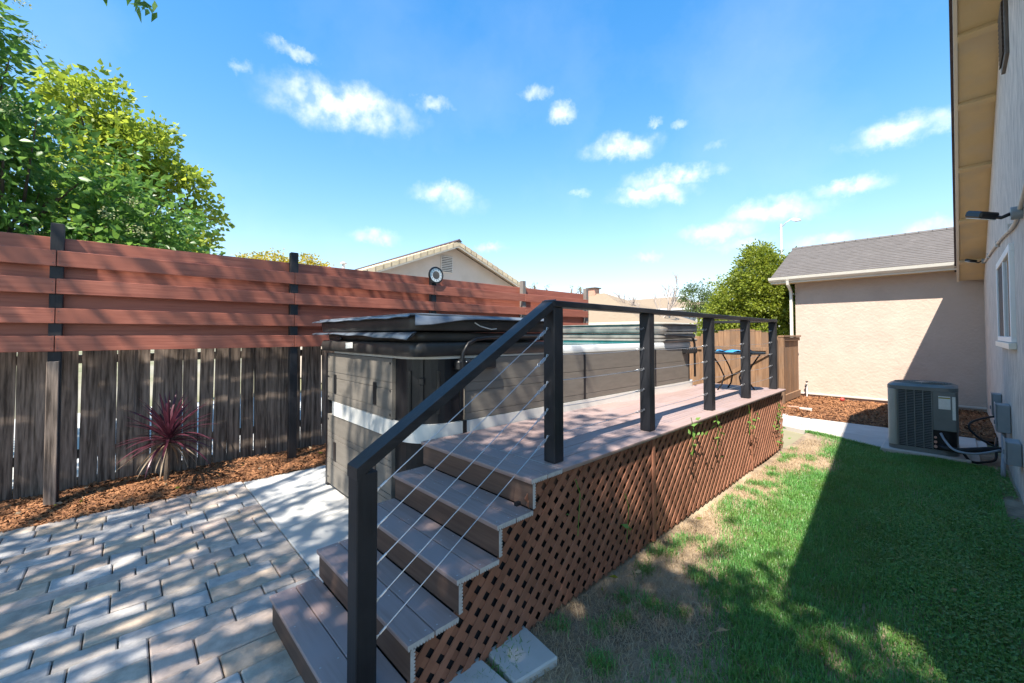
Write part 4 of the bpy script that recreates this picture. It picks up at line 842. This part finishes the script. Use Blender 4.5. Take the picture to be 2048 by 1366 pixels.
# the one spray of its leaves that hangs into view
sp_ = thing('leaf_spray', 'small spray of leaves hanging at the top over the patio', 'branch', tuple(onx(276, -2, -2.8)))
c_ = np.array(onx(276, -12, -2.8)); pos = c_+rng.normal(size=(26, 3))*np.array([.06, .06, .03]); V, F = leaves(pos, rng.normal(size=(26, 3))*.5+np.array([0, 0, -.8]), .075, .42)
o = link('leaves', npmesh('leaves', V, F, M['leaf_dark']), sp_); o.matrix_parent_inverse = sp_.matrix_basis.inverted()
MB().tube([c_+np.array([-.02, -.9, .75]), c_+np.array([0, -.3, .3]), c_+np.array([0, 0, .06])], [.02, .012, .004], 6).build('twig', M['bark'], sp_)
# background greenery
hb = [(-5.2, 16.2, 2.4, 1.1, 1.0, 1.5), (-4.5, 16.0, 3.5, .95, .9, 1.05), (-4.0, 15.9, 2.4, 1.0, 1.0, 1.7), (-6.0, 16.3, 1.9, .75, .8, 1.05), (-3.4, 15.9, 2.9, .7, .8, 1.3), (-4.55, 16.0, 4.35, .35, .35, .45)]
tree('evergreen_hedge_tree', 'dense yellow green evergreen tree behind the arched gate', (-4.5, 16.2, 0), 1.4, hb, 1700, 40, .12, 'leaf_hedge', .095, .6, .12, 20)
tree('grey_green_tree', 'small grey green tree beside the dense evergreen', (-9.2, 22, 0), 2.6, [(-9.2, 22, 3.5, .9, .9, .9), (-8.6, 22, 3.1, .7, .7, .7)], 160, 30, .14, 'leaf_con', .10, .5, .08, 14)
for (px, py, X_, w_, lab) in ((530, 512, -19, 1.0, 'rounded golden treetop showing above the red screen'), (615, 518, -19, .8, 'small golden treetop beside the second black post')):
    c_ = onx(px, py+8, X_); tree('golden_tree', lab, (c_[0], c_[1], 0), c_[2]-.6, [(c_[0], c_[1], c_[2]-.25, w_, w_, .5), (c_[0], c_[1]+.3, c_[2]-.5, w_*.8, w_, .5)], 110, 30, .14, 'leaf_gold', .10, .7, .1, 10)
for (px, py, lab) in ((1068, 566, 'pointed young conifer tip above the orange lit screen'), (1092, 572, 'short conifer tip beside the pointed young conifer'), (1142, 574, 'slim conifer tip before the end post of the screen'), (1160, 572, 'conifer tip close by the end post of the screen')):
    c_ = onx(px, py-6, -14); hh = c_[2]
    tree('conifer', lab, (c_[0], c_[1], 0), hh-.3, [(c_[0], c_[1], hh-.35-.35*q, .10+.10*q, .10+.10*q, .3) for q in range(5)], 70, 22, .06, 'leaf_con' if px in (1092,) else 'leaf_hedge', .07, .35, .05, 10, 'young conifers beyond the screen')
# bare winter trees
def baretree(lab, base, h, seed):
    t_ = thing('bare_tree', lab, 'tree', tuple(base)); rr = random.Random(seed); mb = MB()
    def br(p, d, L, r_, lev):
        pts = [p]; dd = d.copy()
        for q in range(4): dd = (dd+Vector((rr.gauss(0, .10), rr.gauss(0, .10), .05))).normalized(); pts.append(pts[-1]+dd*L/4)
        mb.tube(pts, [r_, r_*.85, r_*.7, r_*.6, r_*.5], 4, cap=False)
        if lev > 0:
            for q in range(3 if lev > 1 else 4): 
                s_ = pts[rr.randint(2, 4)]; nd = (dd+Vector((rr.gauss(0, .5), rr.gauss(0, .5), rr.uniform(0, .4)))).normalized(); br(s_, nd, L*rr.uniform(.5, .72), r_*.6, lev-1)
    br(Vector(base), Vector((0, 0, 1)), h*.5, .11, 4); mb.build('trunk', M['palebark'], t_)
for (px, lab, hh, sd) in ((1262, 'bare leafless tree with a fan of fine twigs in front of the far roofs', 4.6, 3), (1297, 'bare leafless tree with crooked pale trunk in front of the far roofs', 5.0, 8)):
    c_ = ony(px, 640, 23); baretree(lab, (c_[0], c_[1], 0), hh*1.05, sd)
# vines on the lattice
vr = random.Random(6)
for (y, z, n_, lab) in ((2.05, .66, 3, 'few young vine leaves poking from the lattice below the first post'), (3.75, .80, 16, 'vine sprouting over the deck edge between two railing posts'), (4.35, .74, 10, 'small vine sprig hanging at the middle of the lattice'), (5.35, .72, 14, 'leafy vine sprig near the lattice batten'), (6.6, .62, 46, 'leafy vine climbing the far end of the lattice'), (2.62, .42, 3, 'single green vine leaf low on the lattice')):
    t_ = thing('vine', lab, 'plant', (-1.63, y, 0)); hang = .35 if n_ > 30 else .14
    P = np.array([(-1.605-.02*(y-1.65)/1.3+abs(vr.gauss(0, .02)), y+vr.gauss(0, .10 if n_ > 5 else .04), z-abs(vr.gauss(0, hang))+(.08 if n_ > 8 else 0)*vr.random()) for _ in range(n_)])
    V, F = leaves(P, rng.normal(size=(n_, 3))+np.array([.5, 0, -.2]), .055, .5); o = link('leaves', npmesh('leaves', V, F, M['clover']), t_); o.matrix_parent_inverse = t_.matrix_basis.inverted()
    MB().tube([(-1.60-.016*(y-1.65), y, z-.25), (-1.595-.016*(y-1.65), y+.02, z), (-1.60-.016*(y-1.65), y-.02, z+.1)], .003, 5).build('stem', M['clover'], t_)
# fallen leaves on the lawn
for (px, py, lab) in ((1898, 1182, 'pale fallen leaf lying on the deep green lawn'), (1390, 1290, 'tan fallen leaf at the edge of the lawn grass'), (1432, 1262, 'brown curled leaf on the lawn near the bare earth'), (1155, 1134, 'yellow brown leaf caught on the lattice foot')):
    c_ = onz(px, py, .03); V, F = leaves(np.array([c_]), np.array([[.6, .7, .15]]), .06, .4); q = link('fallen_leaf', npmesh('fallen_leaf', V, F, M['straw'])); tag(q, lab, 'leaf')
lr = random.Random(12); lm = [npmesh('dead_leaf', *leaves(np.array([[0, 0, 0.]]), np.array([[1, .2*q, .15]]), .055, .45), M[mm]) for q, mm in enumerate(('straw', 'cordy_dry', 'leaf_hedge', 'cordy_dry'))]
for q in range(38):
    if q < 22: x, y, z = lr.uniform(-6.2, -5.5), lr.uniform(-1.2, 2.2), .075; lab = 'small fallen leaf on the mulch below the picket fence'; gp = 'leaves fallen on the mulch'
    else: x, y, z = -1.60+abs(lr.gauss(0, .10)), lr.uniform(1.3, 4.0), .012; lab = 'small dead leaf on the bare earth along the lattice'; gp = 'leaves fallen along the lattice'
    o = link('dead_leaf', lm[lr.randrange(4)]); o.location = (x, y, z); o.rotation_euler = (lr.uniform(-.3, .3), lr.uniform(-.3, .3), lr.uniform(0, 6.28)); o.scale = (lr.uniform(.7, 1.3),)*3; tag(o, lab, 'leaf', gp)
# ================================================================ DISTANT BUILDINGS, LAMP
nh = thing('neighbour_house', 'tan stucco house with cream tiled gable roof beyond the red screen', 'house', (-13, 9.0, 0))
GX = -13.0; ay, az, hw, m_ = 9.02, 5.05, 4.6, .40
MB().prism([(ay-hw+.5, 0), (ay+hw-.5, 0), (ay+hw-.5, az-m_*(hw-.5)-.05), (ay, az-.05), (ay-hw+.5, az-m_*(hw-.5)-.05)], 'x', GX-9, GX).build('wall', M['house_tan'], nh)
for sg in (-1, 1):
    MB().prism([(ay, az), (ay+sg*hw, az-m_*hw), (ay+sg*hw, az-m_*hw+.05), (ay, az+.05)], 'x', GX-9.3, GX+.42).build('roof_deck', M['tan_roof'], nh)
    MB().prism([(ay, az-.14), (ay+sg*hw, az-m_*hw-.14), (ay+sg*hw, az-m_*hw-.002), (ay, az-.002)], 'x', GX+.38, GX+.42).build('bargeboard', M['fascia'], nh)
    nrow = 17; tl = MB(); 
    for j in range(9): pass
    for i in range(nrow):       # rake tiles, one by one, then courses of field tiles behind
        u0_, u1_ = i/nrow*hw, (i+1)/nrow*hw+.02
        a_ = (ay+sg*u0_, az+.055-m_*u0_); b_ = (ay+sg*u1_, az+.085-m_*u1_)
        MB().prism([(a_[0], a_[1]), (b_[0], b_[1]), (b_[0], b_[1]-.16), (a_[0], a_[1]-.13)], 'x', GX+.425, GX+.455).build('rake_tile', M['tile'], nh) if sg else None
        MB().prism([(a_[0], a_[1]+.012), (b_[0], b_[1]+.012), (b_[0], b_[1]-.03), (a_[0], a_[1]-.03)], 'x', GX+.16, GX+.45).build('rake_tile', M['tile'], nh)
    for i in range(nrow):
        u0_, u1_ = i/nrow*hw, (i+1)/nrow*hw+.03; xw = GX-9.2
        while xw < GX+.15:
            a_ = (ay+sg*u0_, az+.052-m_*u0_); b_ = (ay+sg*u1_, az+.08-m_*u1_)
            tl.add([(xw, a_[0], a_[1]), (xw+.29, a_[0], a_[1]), (xw+.29, b_[0], b_[1]), (xw, b_[0], b_[1]), (xw+.15, (a_[0]+b_[0])/2, (a_[1]+b_[1])/2+.04), (xw, b_[0], b_[1]-.05), (xw+.29, b_[0], b_[1]-.05)], [(0,1,4), (1,2,4), (2,3,4), (3,0,4), (3,2,6,5)]); xw += .30
    q = tl.build('field_tiles', M['tile'], nh, False, False); q['kind'] = 'stuff'
MB().prism([(ay-.12, az+.07), (ay+.12, az+.07), (ay, az+.17)], 'x', GX-9.2, GX+.47).build('ridge_cap', M['roof_dark'], nh)
gv = MB().cbox(GX+.001, GX+.03, 8.50, 9.02, 3.98, 4.60, .005).build('gable_vent', M['conduit'], nh)
for q in range(9): MB().obox((GX+.032, 8.53, 4.03+q*.065), (GX+.032, 8.99, 4.03+q*.065), .05, .008, (.6, 0, -.8)).build('louver', M['vent_dark'], gv)
MB().cbox(-15.2, -14.9, 4.9, 5.15, 3.55, 3.80, .01).build('roof_vent', M['roof_dark'], nh)
vp = thing('vent_pipe', 'thin metal flue with flat cap above the red screen', 'flue', tuple(onx(687, 560, -14)[:2])+(0,))
c_ = onx(687, 528, -14); MB().tube([(c_[0], c_[1], 2), (c_[0], c_[1], c_[2])], .05, 10).build('pipe', M['steel_post'], vp); MB().lathe((c_[0], c_[1], c_[2]), [(.11, 0), (.11, .04), (.05, .07)], 14).build('cap', M['steel_post'], vp)
def hiproof(name, lab, x0, x1, y0, y1, ze, zr, wallm, roofm, hip=.5, extra=None):
    t_ = thing(name, lab, 'house', ((x0+x1)/2, y0, 0)); MB().box(x0+.4, x1-.4, y0+.4, y1-.4, 0, ze).build('wall', wallm, t_)
    cy_ = (y0+y1)/2; k_ = (y1-y0)/2*hip
    nseg = 14; rb = MB(); A_ = (x0+k_, cy_, zr); B_ = (x1-k_, cy_, zr)
    rb.add([(x0, y0, ze), (x1, y0, ze), (x1, y1, ze), (x0, y1, ze), A_, B_], [(0,1,5,4), (1,2,5), (2,3,4,5), (3,0,4), (0,3,2,1)]); ro = rb.build('roof', roofm, t_, False)
    MB().box(x0-.03, x1+.03, y0-.06, y0-.01, ze-.16, ze+.04).build('gutter', M['fascia'], t_); MB().box(x1+.01, x1+.06, y0-.06, y1, ze-.16, ze+.04).build('gutter', M['fascia'], t_)
    return t_, ro
h1, r1 = hiproof('bungalow', 'low tan house with hipped brown roof beyond the end of the screen', -27.0, -11.2, 20, 28, 2.30, 4.5, M['house_tan'], M['tan_roof'], 1.3)
ch = MB().cbox(-17.6, -17.0, 23.7, 24.3, 4.1, 4.85, .02).build('chimney', M['brick'], r1)
MB().cbox(-17.7, -16.9, 23.6, 24.4, 4.852, 4.93, .02).build('chimney_cap', M['vent_dark'], r1)
h2 = thing('grey_house', 'distant two storey grey house with tan gabled roof and white windows', 'house', (-19, 38, 0))
MB().box(-30, -16.6, 38, 47, 0, 4.1).build('wall', M['house_grey'], h2)
MB().add([(-31, 37.4, 4.06), (-16.1, 37.4, 4.06), (-16.1, 47.0, 4.06), (-31, 47, 4.06), (-30.0, 42.2, 5.6), (-19.2, 42.2, 5.6), (-19.2, 41.2, 5.28), (-19.2, 43.2, 5.28)], [(0,1,6,5,4), (1,2,7,6), (2,3,4,5,7), (3,0,4)]).build('roof', M['tan_roof'], h2, False, False)
MB().prism([(41.0, 5.2), (43.4, 5.2), (42.2, 5.58)], 'x', -19.3, -19.18).build('gable', M['vent_dark'], h2)
for sg in (-1, 1): MB().obox((-19.1, 42.2, 5.66), (-19.1, 42.2+sg*1.5, 5.18), .16, .12, (0, 0, 1)).build('bargeboard', M['white'], h2)
MB().box(-31, -16.05, 37.30, 37.39, 3.92, 4.10).build('gutter', M['white'], h2)
for xx in (-18.6, -21.6, -25):
    wv = MB().cbox(xx-.45, xx+.45, 37.95, 37.99, 2.7, 3.55, .01).build('window', M['white'], h2); MB().box(xx-.36, xx+.36, 37.93, 37.945, 2.79, 3.46).build('pane', M['glass'], wv)
for xx, yy_ in ((-16.0, 39.3), (-15.9, 42.2)):        # little gabled bays on the end
    MB().prism([(yy_-.7, 0), (yy_+.7, 0), (yy_+.7, 3.95), (yy_, 4.5), (yy_-.7, 3.95)], 'x', -16.62, xx).build('bay', M['house_grey'], h2)
    MB().prism([(yy_-.95, 3.85), (yy_, 4.6), (yy_+.95, 3.85), (yy_+.95, 3.95), (yy_, 4.7), (yy_-.95, 3.95)], 'x', -17.0, xx+.2).build('bay_roof', M['tan_roof'], h2)
    wv = MB().cbox(xx-.02, xx+.03, yy_-.5, yy_+.5, 2.7, 3.75, .01).build('window', M['white'], h2); MB().box(xx+.032, xx+.04, yy_-.4, yy_+.4, 2.8, 3.65).build('pane', M['glass'], wv)
MB().cbox(-27.5, -26.9, 42.0, 42.6, 5.2, 6.3, .02).build('chimney', M['white'], h2)
# low hill far off
# street lamp
c_ = ony(1562, 448, 45); lp = thing('street_lamp', 'tall pale street lamp with cobra head above the evergreen tree', 'street lamp', (c_[0], c_[1], 0))
MB().tube([(c_[0], c_[1], 0), (c_[0], c_[1], c_[2])], [.16, .11], 12).build('pole', M['steel_post'], lp)
MB().tube([(c_[0], c_[1], c_[2]-.35), (c_[0]+.4, c_[1], c_[2]+.05), (c_[0]+.85, c_[1], c_[2]+.3)], .045, 8).build('arm', M['steel_post'], lp, True)
MB().prism([(c_[0]+.75, c_[2]+.22), (c_[0]+1.0, c_[2]+.36), (c_[0]+1.55, c_[2]+.16), (c_[0]+1.6, c_[2]+.0), (c_[0]+1.1, c_[2]+.02)], 'y', c_[1]-.18, c_[1]+.18).build('lamp_head', M['steel_post'], lp)
# far belt of trees closing the horizon
far = rng.uniform(0, 1, (2600,)); aa = YAW-math.pi*.9+far*math.pi*1.8; rad_ = rng.uniform(110, 150, 2600); P = np.stack([-np.sin(aa)*rad_, np.cos(aa)*rad_, rng.uniform(0, 3.2, 2600)], 1); P = np.repeat(P, 8, 0)+rng.normal(size=(2600*8, 3))*np.array([1.6, 1.6, .8]); P[:, 2] = np.clip(P[:, 2], 0, 4.2)
V, F = leaves(P, rng.normal(size=P.shape), 1.3, .7); tag(link('far_trees', npmesh('far_trees', V, F, M['leaf_con'])), 'distant low belt of trees along the horizon', 'trees', kind='stuff')
